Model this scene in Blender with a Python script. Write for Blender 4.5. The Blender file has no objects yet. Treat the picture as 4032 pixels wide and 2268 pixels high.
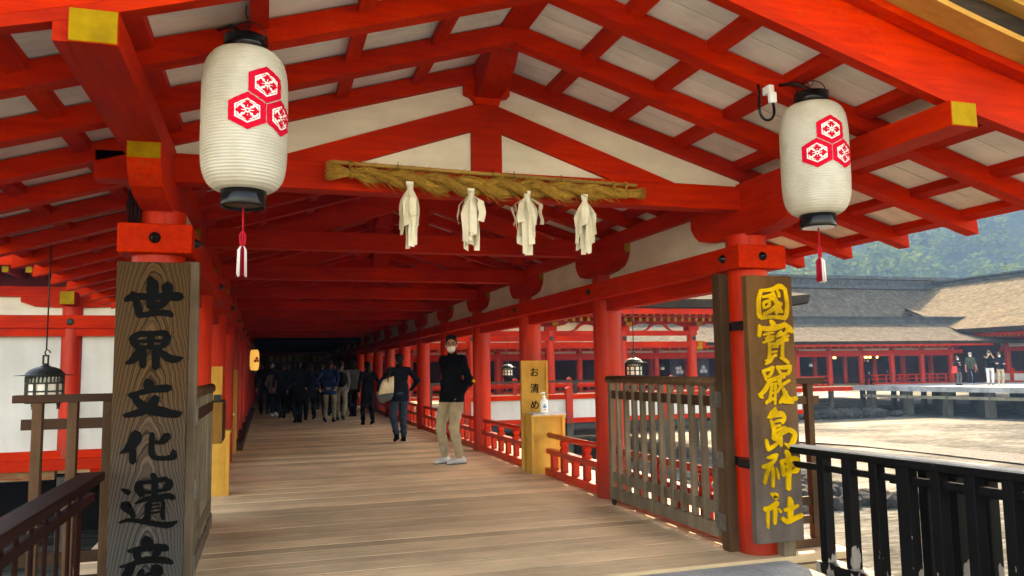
import bpy, bmesh, math, random
from mathutils import Vector, Matrix, Quaternion
import numpy as np
R = math.radians
random.seed(7)
scene = bpy.context.scene
COL = scene.collection

# ------------------------------------------------------------------ camera
YAW, PITCH, ROLL, FOC = 0.3011, 0.1000, -0.0158, 3112.84
cam_data = bpy.data.cameras.new('camera')
cam = bpy.data.objects.new('camera', cam_data); COL.objects.link(cam)
fw = Vector((math.sin(YAW)*math.cos(PITCH), math.cos(YAW)*math.cos(PITCH), math.sin(PITCH)))
rt = Vector((math.cos(YAW), -math.sin(YAW), 0)); up = rt.cross(fw)
r2 = rt*math.cos(ROLL)+up*math.sin(ROLL); u2 = -rt*math.sin(ROLL)+up*math.cos(ROLL)
M = Matrix((r2, u2, -fw)).transposed().to_4x4(); M.translation = (0, 0, 1.29)
cam.matrix_world = M
cam_data.sensor_fit = 'HORIZONTAL'; cam_data.sensor_width = 36.0
cam_data.lens = FOC/4032*36.0
cam_data.clip_start = 0.05; cam_data.clip_end = 2000
scene.camera = cam

# ------------------------------------------------------------------ light
SUN_AZ, SUN_EL = R(31), R(37)
world = bpy.data.worlds.new('World'); scene.world = world; world.use_nodes = True
nt = world.node_tree; nt.nodes.clear()
wo = nt.nodes.new('ShaderNodeOutputWorld'); bg = nt.nodes.new('ShaderNodeBackground')
sky = nt.nodes.new('ShaderNodeTexSky'); sky.sky_type = 'NISHITA'; sky.sun_disc = False
sky.sun_elevation = SUN_EL; sky.sun_rotation = SUN_AZ; sky.dust_density = 1.5
bg.inputs['Strength'].default_value = 0.15
nt.links.new(sky.outputs[0], bg.inputs[0]); nt.links.new(bg.outputs[0], wo.inputs[0])
sd = bpy.data.lights.new('sun', 'SUN'); sd.energy = 2.3; sd.angle = R(0.5); sd.color = (1.0, 0.94, 0.85)
sun = bpy.data.objects.new('sun', sd); COL.objects.link(sun)
dirv = -Vector((math.sin(SUN_AZ)*math.cos(SUN_EL), math.cos(SUN_AZ)*math.cos(SUN_EL), math.sin(SUN_EL)))
sun.rotation_euler = dirv.to_track_quat('-Z', 'Y').to_euler()
sun.location = (5, 20, 30)
scene.view_settings.view_transform = 'Standard'; scene.view_settings.look = 'None'
scene.view_settings.exposure = 3.22; scene.view_settings.gamma = 1.0
scene.view_settings.use_white_balance = True; scene.view_settings.white_balance_temperature = 10800; scene.view_settings.white_balance_tint = 13

# ------------------------------------------------------------------ materials
def new_mat(name):
    m = bpy.data.materials.new(name); m.use_nodes = True
    n = m.node_tree; b = n.nodes['Principled BSDF']
    return m, n, b
def N(nt, t, **kw):
    n = nt.nodes.new(t)
    for k, v in kw.items():
        if k in n.inputs: n.inputs[k].default_value = v
        else: setattr(n, k, v)
    return n
def mat(name, c1, c2=None, scale=(4, 4, 4), rough=0.6, bump=0.15, bdist=0.004, detail=6, island=0.0, metal=0.0, spec=0.05, nscale=1.0, c3=None, rvar=0.0, bscale=None, stain=0.22, sscale=1.7):
    """painted / wooden / stony surface: two-colour noise stretched by scale, optional per-piece value change, bump"""
    m, nt, b = new_mat(name)
    tc = N(nt, 'ShaderNodeTexCoord'); mp = N(nt, 'ShaderNodeMapping'); mp.inputs['Scale'].default_value = scale
    nt.links.new(tc.outputs['Object'], mp.inputs[0])
    no = N(nt, 'ShaderNodeTexNoise', Scale=nscale, Detail=detail, Roughness=0.6); nt.links.new(mp.outputs[0], no.inputs['Vector'])
    cr = N(nt, 'ShaderNodeValToRGB'); e = cr.color_ramp.elements
    c2 = c2 or c1
    e[0].position = 0.32; e[0].color = (*c1, 1); e[1].position = 0.68; e[1].color = (*c2, 1)
    if c3:
        x = e.new(0.8); x.color = (*c3, 1)
    nt.links.new(no.outputs['Fac'], cr.inputs[0])
    col = cr.outputs[0]
    if island:
        g = N(nt, 'ShaderNodeNewGeometry'); mr = N(nt, 'ShaderNodeMapRange'); mr.inputs[3].default_value = 1-island; mr.inputs[4].default_value = 1+island
        oi = N(nt, 'ShaderNodeObjectInfo'); a1 = N(nt, 'ShaderNodeMath', operation='ADD'); a2 = N(nt, 'ShaderNodeMath', operation='FRACT')
        nt.links.new(g.outputs['Random Per Island'], a1.inputs[0]); nt.links.new(oi.outputs['Random'], a1.inputs[1]); nt.links.new(a1.outputs[0], a2.inputs[0])
        nt.links.new(a2.outputs[0], mr.inputs[0])
        mx = N(nt, 'ShaderNodeMix', data_type='RGBA', blend_type='MULTIPLY'); mx.inputs[0].default_value = 1
        nt.links.new(col, mx.inputs[6]); nt.links.new(mr.outputs[0], mx.inputs[7]); col = mx.outputs[2]
    if stain and bump:
        oi2 = N(nt, 'ShaderNodeObjectInfo'); ml = N(nt, 'ShaderNodeMath', operation='MULTIPLY'); ml.inputs[1].default_value = 41.0; nt.links.new(oi2.outputs['Random'], ml.inputs[0])
        va = N(nt, 'ShaderNodeVectorMath', operation='ADD'); nt.links.new(tc.outputs['Object'], va.inputs[0]); nt.links.new(ml.outputs[0], va.inputs[1])
        ns = N(nt, 'ShaderNodeTexNoise', Scale=sscale, Detail=7, Roughness=0.62); nt.links.new(va.outputs[0], ns.inputs['Vector'])
        ms_ = N(nt, 'ShaderNodeMapRange'); ms_.inputs[1].default_value = 0.34; ms_.inputs[2].default_value = 0.6; ms_.inputs[3].default_value = 1-stain*1.6; ms_.inputs[4].default_value = 1+stain*0.35; nt.links.new(ns.outputs[0], ms_.inputs[0])
        mx2 = N(nt, 'ShaderNodeMix', data_type='RGBA', blend_type='MULTIPLY'); mx2.inputs[0].default_value = 1
        nt.links.new(col, mx2.inputs[6]); nt.links.new(ms_.outputs[0], mx2.inputs[7]); col = mx2.outputs[2]
    nt.links.new(col, b.inputs['Base Color'])
    b.inputs['Roughness'].default_value = rough; b.inputs['Metallic'].default_value = metal
    b.inputs['Specular IOR Level'].default_value = spec
    if rvar:
        mr2 = N(nt, 'ShaderNodeMapRange'); mr2.inputs[3].default_value = rough-rvar; mr2.inputs[4].default_value = rough+rvar
        nt.links.new(no.outputs['Fac'], mr2.inputs[0]); nt.links.new(mr2.outputs[0], b.inputs['Roughness'])
    if bump:
        bp = N(nt, 'ShaderNodeBump', Strength=bump, Distance=bdist)
        src = no.outputs['Fac']
        if bscale:
            n2 = N(nt, 'ShaderNodeTexNoise', Scale=bscale, Detail=4); nt.links.new(tc.outputs['Object'], n2.inputs['Vector']); src = n2.outputs['Fac']
        nt.links.new(src, bp.inputs['Height']); nt.links.new(bp.outputs[0], b.inputs['Normal'])
    return m

def red_paint(name, scale, rough=0.5, spec=0.05, foot=False):
    """vermilion paint over timber: faded and rubbed areas, grain streaks, small chips showing wood"""
    m, nt, b = new_mat(name); lk = nt.links.new
    tc = N(nt, 'ShaderNodeTexCoord'); oi = N(nt, 'ShaderNodeObjectInfo')
    sh = N(nt, 'ShaderNodeVectorMath', operation='MULTIPLY_ADD'); sh.inputs[1].default_value = (1, 1, 1)
    mu = N(nt, 'ShaderNodeMath', operation='MULTIPLY'); mu.inputs[1].default_value = 37.0; lk(oi.outputs['Random'], mu.inputs[0])
    lk(tc.outputs['Object'], sh.inputs[0]); lk(mu.outputs[0], sh.inputs[2])
    mp = N(nt, 'ShaderNodeMapping'); mp.inputs['Scale'].default_value = scale; lk(sh.outputs[0], mp.inputs[0])
    gr = N(nt, 'ShaderNodeTexNoise', Scale=2.2, Detail=7, Roughness=0.65); lk(mp.outputs[0], gr.inputs['Vector'])
    lo = N(nt, 'ShaderNodeTexNoise', Scale=1.1, Detail=3); lk(sh.outputs[0], lo.inputs['Vector'])
    hi = N(nt, 'ShaderNodeTexNoise', Scale=26.0, Detail=6, Roughness=0.7); lk(sh.outputs[0], hi.inputs['Vector'])
    c1 = N(nt, 'ShaderNodeValToRGB'); e = c1.color_ramp.elements
    e[0].position = 0.30; e[0].color = (0.36, 0.0085, 0.0008, 1); e[1].position = 0.70; e[1].color = (0.58, 0.022, 0.0014, 1)
    lk(gr.outputs[0], c1.inputs[0])
    v = N(nt, 'ShaderNodeMapRange'); v.inputs[1].default_value = 0.3; v.inputs[2].default_value = 0.7; v.inputs[3].default_value = 0.72; v.inputs[4].default_value = 1.18
    lk(lo.outputs[0], v.inputs[0])
    r2 = N(nt, 'ShaderNodeMapRange'); r2.inputs[3].default_value = 0.90; r2.inputs[4].default_value = 1.08; lk(oi.outputs['Random'], r2.inputs[0])
    vv = N(nt, 'ShaderNodeMath', operation='MULTIPLY'); lk(v.outputs[0], vv.inputs[0]); lk(r2.outputs[0], vv.inputs[1])
    mx = N(nt, 'ShaderNodeMix', data_type='RGBA', blend_type='MULTIPLY'); mx.inputs[0].default_value = 1; lk(c1.outputs[0], mx.inputs[6]); lk(vv.outputs[0], mx.inputs[7])
    # rubbed, paler orange patches and dark chips
    p1 = N(nt, 'ShaderNodeMath', operation='MULTIPLY'); lk(lo.outputs[0], p1.inputs[0]); lk(hi.outputs[0], p1.inputs[1])
    c2 = N(nt, 'ShaderNodeMapRange'); c2.inputs[1].default_value = 0.33; c2.inputs[2].default_value = 0.42; c2.inputs[4].default_value = 0.40; lk(p1.outputs[0], c2.inputs[0])
    m2 = N(nt, 'ShaderNodeMix', data_type='RGBA'); lk(c2.outputs[0], m2.inputs[0]); lk(mx.outputs[2], m2.inputs[6]); m2.inputs[7].default_value = (0.50, 0.060, 0.014, 1)
    c3 = N(nt, 'ShaderNodeMapRange'); c3.inputs[1].default_value = 0.285; c3.inputs[2].default_value = 0.26; c3.inputs[4].default_value = 0.75; lk(hi.outputs[0], c3.inputs[0])
    m3 = N(nt, 'ShaderNodeMix', data_type='RGBA'); lk(c3.outputs[0], m3.inputs[0]); lk(m2.outputs[2], m3.inputs[6]); m3.inputs[7].default_value = (0.10, 0.016, 0.006, 1)
    out = m3.outputs[2]
    if foot:     # scuffed, water-stained feet of the posts
        sx = N(nt, 'ShaderNodeSeparateXYZ'); lk(tc.outputs['Object'], sx.inputs[0])
        f = N(nt, 'ShaderNodeMapRange'); f.inputs[1].default_value = 0.35; f.inputs[2].default_value = 0.0; f.inputs[4].default_value = 1.0; lk(sx.outputs[2], f.inputs[0])
        f2 = N(nt, 'ShaderNodeMath', operation='MULTIPLY'); lk(f.outputs[0], f2.inputs[0]); lk(gr.outputs[0], f2.inputs[1])
        m4 = N(nt, 'ShaderNodeMix', data_type='RGBA'); lk(f2.outputs[0], m4.inputs[0]); lk(out, m4.inputs[6]); m4.inputs[7].default_value = (0.10, 0.022, 0.012, 1); out = m4.outputs[2]
    lk(out, b.inputs['Base Color']); b.inputs['Specular IOR Level'].default_value = spec
    rr = N(nt, 'ShaderNodeMapRange'); rr.inputs[3].default_value = rough-0.12; rr.inputs[4].default_value = rough+0.2; lk(lo.outputs[0], rr.inputs[0]); lk(rr.outputs[0], b.inputs['Roughness'])
    bp = N(nt, 'ShaderNodeBump', Strength=0.35, Distance=0.004); lk(gr.outputs[0], bp.inputs['Height']); lk(bp.outputs[0], b.inputs['Normal'])
    return m
RED = red_paint('vermilion_paint_along_x', (1.2, 14, 14)); REDY = red_paint('vermilion_paint_along_y', (14, 1.2, 14)); REDZ = red_paint('vermilion_paint_along_z', (13, 13, 1.0), 0.40, 0.2, True); REDG = red_paint('polished_vermilion_rail', (14, 1.2, 14), 0.30, 0.5)
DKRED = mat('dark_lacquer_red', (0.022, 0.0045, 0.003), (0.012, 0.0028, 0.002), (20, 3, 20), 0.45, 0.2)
YEL = mat('yellow_ochre_endgrain', (0.33, 0.185, 0.006), (0.235, 0.125, 0.004), (16, 16, 16), 0.6, 0.3, c3=(0.16, 0.085, 0.012), spec=0.05)
WHITEB = mat('whitewashed_board', (0.80, 0.72, 0.59), (0.68, 0.60, 0.48), (2.5, 16, 6), 0.75, 0.2, island=0.07, stain=0.13)
PLAST = mat('lime_plaster', (0.72, 0.65, 0.53), (0.62, 0.55, 0.44), (2, 2, 9), 0.85, 0.12, c3=(0.50, 0.45, 0.37), stain=0.11, sscale=1.1)
PLASTW = mat('white_plaster', (0.60, 0.56, 0.51), (0.50, 0.46, 0.405), (3, 3, 0.8), 0.85, 0.1, c3=(0.42, 0.385, 0.335), stain=0.09, sscale=0.8)
DECK = mat('weathered_deck_plank', (0.76, 0.52, 0.31), (0.56, 0.375, 0.215), (1.6, 26, 10), 0.62, 0.45, 0.004, island=0.26, c3=(0.40, 0.27, 0.16), spec=0.08, rvar=0.08, stain=0.13)
GREYW = mat('grey_weathered_wood', (0.185, 0.135, 0.09), (0.11, 0.078, 0.052), (18, 18, 1.5), 0.75, 0.4, island=0.15)
BROWNW = mat('brown_cedar', (0.115, 0.058, 0.030), (0.07, 0.035, 0.019), (16, 16, 1.6), 0.6, 0.35, island=0.14)
BROWNX = mat('brown_cedar_rail', (0.065, 0.030, 0.018), (0.042, 0.020, 0.012), (1.6, 16, 16), 0.6, 0.35, island=0.1)
HINOKI = mat('honey_coloured_cypress', (0.62, 0.33, 0.075), (0.50, 0.24, 0.045), (7, 7, 0.8), 0.45, 0.1, island=0.06)
CEDAR = mat('orange_cedar_soffit', (0.55, 0.27, 0.06), (0.42, 0.18, 0.035), (2, 12, 12), 0.6, 0.2, island=0.16)
BLACKP = mat('black_paint_flaking', (0.006, 0.0055, 0.0055), (0.009, 0.008, 0.0075), (6, 6, 3), 0.55, 0.4, spec=0.08)
IRON = mat('dark_bronze', (0.012, 0.014, 0.012), (0.024, 0.026, 0.021), (20, 20, 20), 0.45, 0.3, metal=0.2, spec=0.25)
LACQ = mat('black_lacquer', (0.004, 0.004, 0.0045), None, rough=0.2, bump=0.0, spec=0.22)
THATCH = mat('cypress_bark_thatch', (0.135, 0.108, 0.08), (0.042, 0.035, 0.028), (5, 7, 7), 0.95, 1.0, 0.12, c3=(0.20, 0.17, 0.125), detail=10)
THATCHT = mat('tan_bark_thatch', (0.17, 0.125, 0.073), (0.06, 0.047, 0.032), (4, 4, 4), 0.95, 1.0, 0.14, c3=(0.22, 0.135, 0.058), detail=10)
THDARK = mat('thatch_edge_dark', (0.030, 0.020, 0.014), (0.050, 0.033, 0.022), (8, 8, 60), 0.9, 0.8, 0.01)
RIDGE = mat('ridge_tile', (0.075, 0.08, 0.085), (0.04, 0.042, 0.045), (3, 3, 3), 0.35, 0.5, 0.02)
STONE = mat('granite_slab', (0.42, 0.40, 0.37), (0.30, 0.285, 0.265), (60, 60, 60), 0.7, 0.3, 0.002, island=0.06, detail=8)
ROCK = mat('dark_rubble', (0.05, 0.045, 0.04), (0.02, 0.02, 0.018), (5, 5, 5), 0.85, 0.8, 0.03)
GREYDECK = mat('silver_grey_stage_wood', (0.42, 0.40, 0.38), (0.30, 0.28, 0.265), (12, 1.5, 12), 0.7, 0.3, island=0.12)
PILE = mat('tide_stained_pile', (0.10, 0.085, 0.065), (0.05, 0.045, 0.038), (8, 8, 2), 0.85, 0.5)
STRAW = mat('rice_straw', (0.44, 0.235, 0.048), (0.27, 0.135, 0.025), (30, 30, 30), 0.7, 0.3, island=0.3)
BAMBOO = mat('dried_bamboo', (0.44, 0.25, 0.07), (0.34, 0.18, 0.05), (3, 20, 20), 0.4, 0.1)
BLACKINK = mat('carved_black_lettering', (0.003, 0.003, 0.003), None, rough=0.6, bump=0.0, spec=0.03)
GOLD = mat('yellow_gold_lettering', (0.62, 0.35, 0.012), (0.50, 0.26, 0.009), (25, 25, 25), 0.5, 0.3, c3=(0.26, 0.12, 0.01), stain=0.3, sscale=4)
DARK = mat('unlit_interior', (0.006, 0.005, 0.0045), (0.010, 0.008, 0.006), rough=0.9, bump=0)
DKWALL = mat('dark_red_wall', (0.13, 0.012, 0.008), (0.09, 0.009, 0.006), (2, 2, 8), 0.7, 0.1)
CRIM = mat('crest_crimson', (0.60, 0.006, 0.028), (0.52, 0.005, 0.022), (10, 10, 10), 0.7, 0.0)
WHITEP = mat('crest_white', (0.82, 0.78, 0.70), None, rough=0.7, bump=0)
CURT = mat('violet_curtain', (0.055, 0.045, 0.06), (0.04, 0.033, 0.045), (12, 12, 1), 0.9, 0.3)
GREYCREST = mat('curtain_crest', (0.42, 0.43, 0.45), None, rough=0.8, bump=0)
def cloth(name, c, rough=0.85):
    d = tuple(x*0.75 for x in c)
    return mat('cloth_'+name, c, d, (7, 7, 5), rough, 0.5, 0.02, detail=3, spec=0.05)
SKIN = mat('skin', (0.50, 0.27, 0.19), (0.43, 0.22, 0.15), (8, 8, 8), 0.5, 0.05, spec=0.3)
HAIR = mat('black_hair', (0.004, 0.0035, 0.003), (0.009, 0.007, 0.006), (40, 40, 8), 0.5, 0.4, spec=0.1)
GREYHAIR = mat('grey_hair', (0.42, 0.38, 0.36), (0.30, 0.27, 0.25), (40, 40, 8), 0.6, 0.4)
MASKM = cloth('white_mask', (0.82, 0.82, 0.80))
CBLACK = cloth('black', (0.0035, 0.0035, 0.0045)); CNAVY = cloth('navy', (0.008, 0.010, 0.02)); CBEIGE = cloth('beige', (0.42, 0.33, 0.21))
CDENIM = cloth('denim', (0.03, 0.045, 0.07)); CWHITE = cloth('white', (0.75, 0.74, 0.72)); CPINK = cloth('dusty_pink', (0.26, 0.13, 0.12))
CBLUE = cloth('blue', (0.012, 0.03, 0.11)); CKHAKI = cloth('khaki', (0.24, 0.20, 0.145)); CGREY = cloth('grey', (0.13, 0.13, 0.125))
CRED = cloth('red', (0.75, 0.07, 0.06)); CCREAM = cloth('canvas', (0.70, 0.58, 0.40)); CTAUPE = cloth('taupe', (0.05, 0.045, 0.04))
CCAMO = mat('cloth_camouflage', (0.06, 0.075, 0.05), (0.025, 0.03, 0.028), (12, 12, 12), 0.9, 0.2, c3=(0.11, 0.12, 0.09))
PLASTICW = mat('white_plastic', (0.80, 0.80, 0.80), None, rough=0.35, bump=0)
BLUEL = mat('blue_print', (0.08, 0.25, 0.55), None, rough=0.4, bump=0); REDL = mat('red_print', (0.7, 0.15, 0.12), None, rough=0.4, bump=0)
CORD = mat('crimson_cord', (0.42, 0.012, 0.02), (0.32, 0.01, 0.02), (40, 40, 10), 0.7, 0.2)
TASW = mat('pale_thread', (0.78, 0.70, 0.66), (0.66, 0.55, 0.52), (90, 90, 4), 0.8, 0.2, island=0.1)
TASR = mat('crimson_thread', (0.34, 0.008, 0.02), (0.26, 0.006, 0.016), (90, 90, 4), 0.8, 0.2, island=0.1)
def thin_paper(name, c):
    m, nt, b = new_mat(name); b.inputs['Base Color'].default_value = (*c, 1); b.inputs['Roughness'].default_value = 0.9; b.inputs['Specular IOR Level'].default_value = 0.02
    tr = N(nt, 'ShaderNodeBsdfTranslucent'); tr.inputs[0].default_value = (*c, 1); ms = N(nt, 'ShaderNodeMixShader'); ms.inputs[0].default_value = 0.28
    nt.links.new(b.outputs[0], ms.inputs[1]); nt.links.new(tr.outputs[0], ms.inputs[2]); nt.links.new(ms.outputs[0], nt.nodes['Material Output'].inputs['Surface'])
    return m
PAPERM = thin_paper('white_streamer_paper', (0.86, 0.78, 0.60))
BARK = mat('bark', (0.07, 0.05, 0.035), (0.04, 0.03, 0.022), (6, 6, 2), 0.9, 0.5)

def lantern_paper():
    m, nt, b = new_mat('ribbed_lantern_paper')
    b.inputs['Base Color'].default_value = (0.80, 0.75, 0.63, 1); b.inputs['Roughness'].default_value = 0.75
    tr = N(nt, 'ShaderNodeBsdfTranslucent'); tr.inputs[0].default_value = (0.66, 0.58, 0.44, 1)
    ms = N(nt, 'ShaderNodeMixShader'); ms.inputs[0].default_value = 0.42
    tc = N(nt, 'ShaderNodeTexCoord'); no = N(nt, 'ShaderNodeTexNoise', Scale=9.0, Detail=5); nt.links.new(tc.outputs['Object'], no.inputs['Vector'])
    cr = N(nt, 'ShaderNodeValToRGB'); cr.color_ramp.elements[0].color = (0.57, 0.50, 0.385, 1); cr.color_ramp.elements[1].color = (0.71, 0.655, 0.545, 1)
    cr.color_ramp.elements[0].position = 0.3; cr.color_ramp.elements[1].position = 0.6
    nt.links.new(no.outputs[0], cr.inputs[0]); nt.links.new(cr.outputs[0], b.inputs['Base Color'])
    nt.links.new(b.outputs[0], ms.inputs[1]); nt.links.new(tr.outputs[0], ms.inputs[2])
    nt.links.new(ms.outputs[0], nt.nodes['Material Output'].inputs['Surface'])
    return m
PAPER = lantern_paper()
def glow(name, c, s):
    m, nt, b = new_mat(name); b.inputs['Base Color'].default_value = (*c, 1)
    b.inputs['Emission Color'].default_value = (*c, 1); b.inputs['Emission Strength'].default_value = s
    return m
LITPAPER = glow('lit_lantern_paper', (0.75, 0.46, 0.13), 0.10)
LITWARM = glow('lit_lamp_shade', (1.0, 0.66, 0.22), 0.9)

def cathedral_grain():
    """flat-sawn cedar: nested arches running up the board"""
    m, nt, b = new_mat('flat_sawn_cedar_board')
    tc = N(nt, 'ShaderNodeTexCoord'); sx = N(nt, 'ShaderNodeSeparateXYZ'); nt.links.new(tc.outputs['Object'], sx.inputs[0])
    nz = N(nt, 'ShaderNodeTexNoise', Scale=3.1, Detail=4); nt.links.new(tc.outputs['Object'], nz.inputs['Vector'])
    def mth(op, a, bb=None):
        n = N(nt, 'ShaderNodeMath', operation=op)
        for i, v in enumerate((a, bb)):
            if v is None: continue
            if hasattr(v, 'node'): nt.links.new(v, n.inputs[i])
            else: n.inputs[i].default_value = v
        return n.outputs[0]
    nx = mth('MULTIPLY', mth('SUBTRACT', nz.outputs[0], 0.5), 0.06)
    x = mth('ADD', sx.outputs[0], nx)
    ax = mth('POWER', mth('ADD', mth('ABSOLUTE', x), 0.0), 1.75)
    f = mth('ADD', mth('MULTIPLY', sx.outputs[2], 1.0), mth('MULTIPLY', ax, 15.0))
    f = mth('ADD', f, mth('MULTIPLY', nz.outputs[0], 0.42))
    s = mth('SINE', mth('MULTIPLY', f, 150.0))
    s2 = mth('SINE', mth('MULTIPLY', f, 61.0)); s3 = mth('SINE', mth('MULTIPLY', f, 233.0))
    v = mth('ADD', mth('MULTIPLY', s, 0.22), mth('MULTIPLY', s2, 0.20)); v = mth('ADD', v, mth('MULTIPLY', s3, 0.08))
    v = mth('ADD', v, 0.5)
    cr = N(nt, 'ShaderNodeValToRGB'); e = cr.color_ramp.elements
    e[0].position = 0.15; e[0].color = (0.024, 0.013, 0.007, 1); e[1].position = 0.85; e[1].color = (0.098, 0.050, 0.022, 1)
    nt.links.new(v, cr.inputs[0])
    # weathering: greyer towards the foot of the board, where rain splashes
    mr = N(nt, 'ShaderNodeMapRange'); mr.inputs[1].default_value = 1.35; mr.inputs[2].default_value = 0.45
    nt.links.new(mth('ADD', sx.outputs[2], mth('MULTIPLY', nz.outputs[0], 0.2)), mr.inputs[0])
    mx = N(nt, 'ShaderNodeMix', data_type='RGBA'); nt.links.new(mr.outputs[0], mx.inputs[0])
    hs = N(nt, 'ShaderNodeHueSaturation', Saturation=0.3, Value=0.8); nt.links.new(cr.outputs[0], hs.inputs['Color'])
    nt.links.new(cr.outputs[0], mx.inputs[6]); nt.links.new(hs.outputs[0], mx.inputs[7])
    nt.links.new(mx.outputs[2], b.inputs['Base Color']); b.inputs['Roughness'].default_value = 0.8; b.inputs['Specular IOR Level'].default_value = 0.04
    bp = N(nt, 'ShaderNodeBump', Strength=0.35, Distance=0.003); nt.links.new(v, bp.inputs['Height']); nt.links.new(bp.outputs[0], b.inputs['Normal'])
    return m
SIGNL = cathedral_grain()
def adzed_board():
    m = mat('dark_planed_board', (0.165, 0.072, 0.024), (0.09, 0.040, 0.015), (6, 6, 1.4), 0.65, 0.9, 0.006, c3=(0.075, 0.042, 0.024), bscale=26, spec=0.06)
    nt = m.node_tree; b = nt.nodes['Principled BSDF']; src = b.inputs['Base Color'].links[0].from_socket
    tc = N(nt, 'ShaderNodeTexCoord'); sx = N(nt, 'ShaderNodeSeparateXYZ'); nt.links.new(tc.outputs['Object'], sx.inputs[0])
    mr = N(nt, 'ShaderNodeMapRange'); mr.inputs[1].default_value = 1.15; mr.inputs[2].default_value = 0.35; mr.inputs[4].default_value = 0.85; nt.links.new(sx.outputs[2], mr.inputs[0])
    hs = N(nt, 'ShaderNodeHueSaturation', Saturation=0.35, Value=0.8); nt.links.new(src, hs.inputs['Color'])
    mx = N(nt, 'ShaderNodeMix', data_type='RGBA'); nt.links.new(mr.outputs[0], mx.inputs[0]); nt.links.new(src, mx.inputs[6]); nt.links.new(hs.outputs[0], mx.inputs[7]); nt.links.new(mx.outputs[2], b.inputs['Base Color'])
    return m
SIGNR = adzed_board()

def flaking_black():
    """black paint with pale patches where it has worn off near the foot"""
    m, nt, b = new_mat('worn_black_fence_paint')
    tc = N(nt, 'ShaderNodeTexCoord'); no = N(nt, 'ShaderNodeTexNoise', Scale=14.0, Detail=5); 
    mp = N(nt, 'ShaderNodeMapping'); mp.inputs['Scale'].default_value = (1, 1, 0.35); nt.links.new(tc.outputs['Object'], mp.inputs[0]); nt.links.new(mp.outputs[0], no.inputs['Vector'])
    sx = N(nt, 'ShaderNodeSeparateXYZ'); nt.links.new(tc.outputs['Object'], sx.inputs[0])
    mr = N(nt, 'ShaderNodeMapRange'); mr.inputs[1].default_value = 0.0; mr.inputs[2].default_value = 0.35; mr.inputs[3].default_value = 0.16; mr.inputs[4].default_value = -0.08
    nt.links.new(sx.outputs[2], mr.inputs[0])
    ad = N(nt, 'ShaderNodeMath', operation='ADD'); nt.links.new(no.outputs[0], ad.inputs[0]); nt.links.new(mr.outputs[0], ad.inputs[1])
    cr = N(nt, 'ShaderNodeValToRGB'); e = cr.color_ramp.elements; cr.color_ramp.interpolation = 'CONSTANT'
    e[0].color = (0.004, 0.0035, 0.0035, 1); e[1].position = 0.66; e[1].color = (0.22, 0.19, 0.16, 1)
    nt.links.new(ad.outputs[0], cr.inputs[0]); nt.links.new(cr.outputs[0], b.inputs['Base Color'])
    b.inputs['Roughness'].default_value = 0.45; b.inputs['Specular IOR Level'].default_value = 0.08
    return m
FLAKE = flaking_black()

def mud_mat():
    m, nt, b = new_mat('wet_tidal_sand')
    tc = N(nt, 'ShaderNodeTexCoord')
    n1 = N(nt, 'ShaderNodeTexNoise', Scale=0.35, Detail=6); nt.links.new(tc.outputs['Object'], n1.inputs['Vector'])
    mp = N(nt, 'ShaderNodeMapping'); mp.inputs['Scale'].default_value = (1.2, 3.2, 1); mp.inputs['Rotation'].default_value = (0, 0, R(35))
    nt.links.new(tc.outputs['Object'], mp.inputs[0])
    n2 = N(nt, 'ShaderNodeTexNoise', Scale=2.2, Detail=8, Roughness=0.65); nt.links.new(mp.outputs[0], n2.inputs['Vector'])
    cr = N(nt, 'ShaderNodeValToRGB'); e = cr.color_ramp.elements
    e[0].position = 0.40; e[0].color = (0.029, 0.0285, 0.023, 1); e[1].position = 0.62; e[1].color = (0.115, 0.111, 0.091, 1)
    nt.links.new(n2.outputs[0], cr.inputs[0])
    n3 = N(nt, 'ShaderNodeTexNoise', Scale=0.5, Detail=5); nt.links.new(mp.outputs[0], n3.inputs['Vector']); c4 = N(nt, 'ShaderNodeMapRange'); c4.inputs[1].default_value = 0.38; c4.inputs[2].default_value = 0.6; c4.inputs[3].default_value = 0.62; c4.inputs[4].default_value = 1.2; nt.links.new(n3.outputs[0], c4.inputs[0])
    mm = N(nt, 'ShaderNodeMix', data_type='RGBA', blend_type='MULTIPLY'); mm.inputs[0].default_value = 1; nt.links.new(cr.outputs[0], mm.inputs[6]); nt.links.new(c4.outputs[0], mm.inputs[7]); nt.links.new(mm.outputs[2], b.inputs['Base Color'])
    mr = N(nt, 'ShaderNodeMapRange'); mr.inputs[1].default_value = 0.35; mr.inputs[2].default_value = 0.65; mr.inputs[3].default_value = 0.5; mr.inputs[4].default_value = 0.9
    nt.links.new(n1.outputs[0], mr.inputs[0]); nt.links.new(mr.outputs[0], b.inputs['Roughness']); b.inputs['Specular IOR Level'].default_value = 0.05
    bp = N(nt, 'ShaderNodeBump', Strength=0.9, Distance=0.06); nt.links.new(n2.outputs[0], bp.inputs['Height']); nt.links.new(bp.outputs[0], b.inputs['Normal'])
    return m
MUD = mud_mat()

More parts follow.
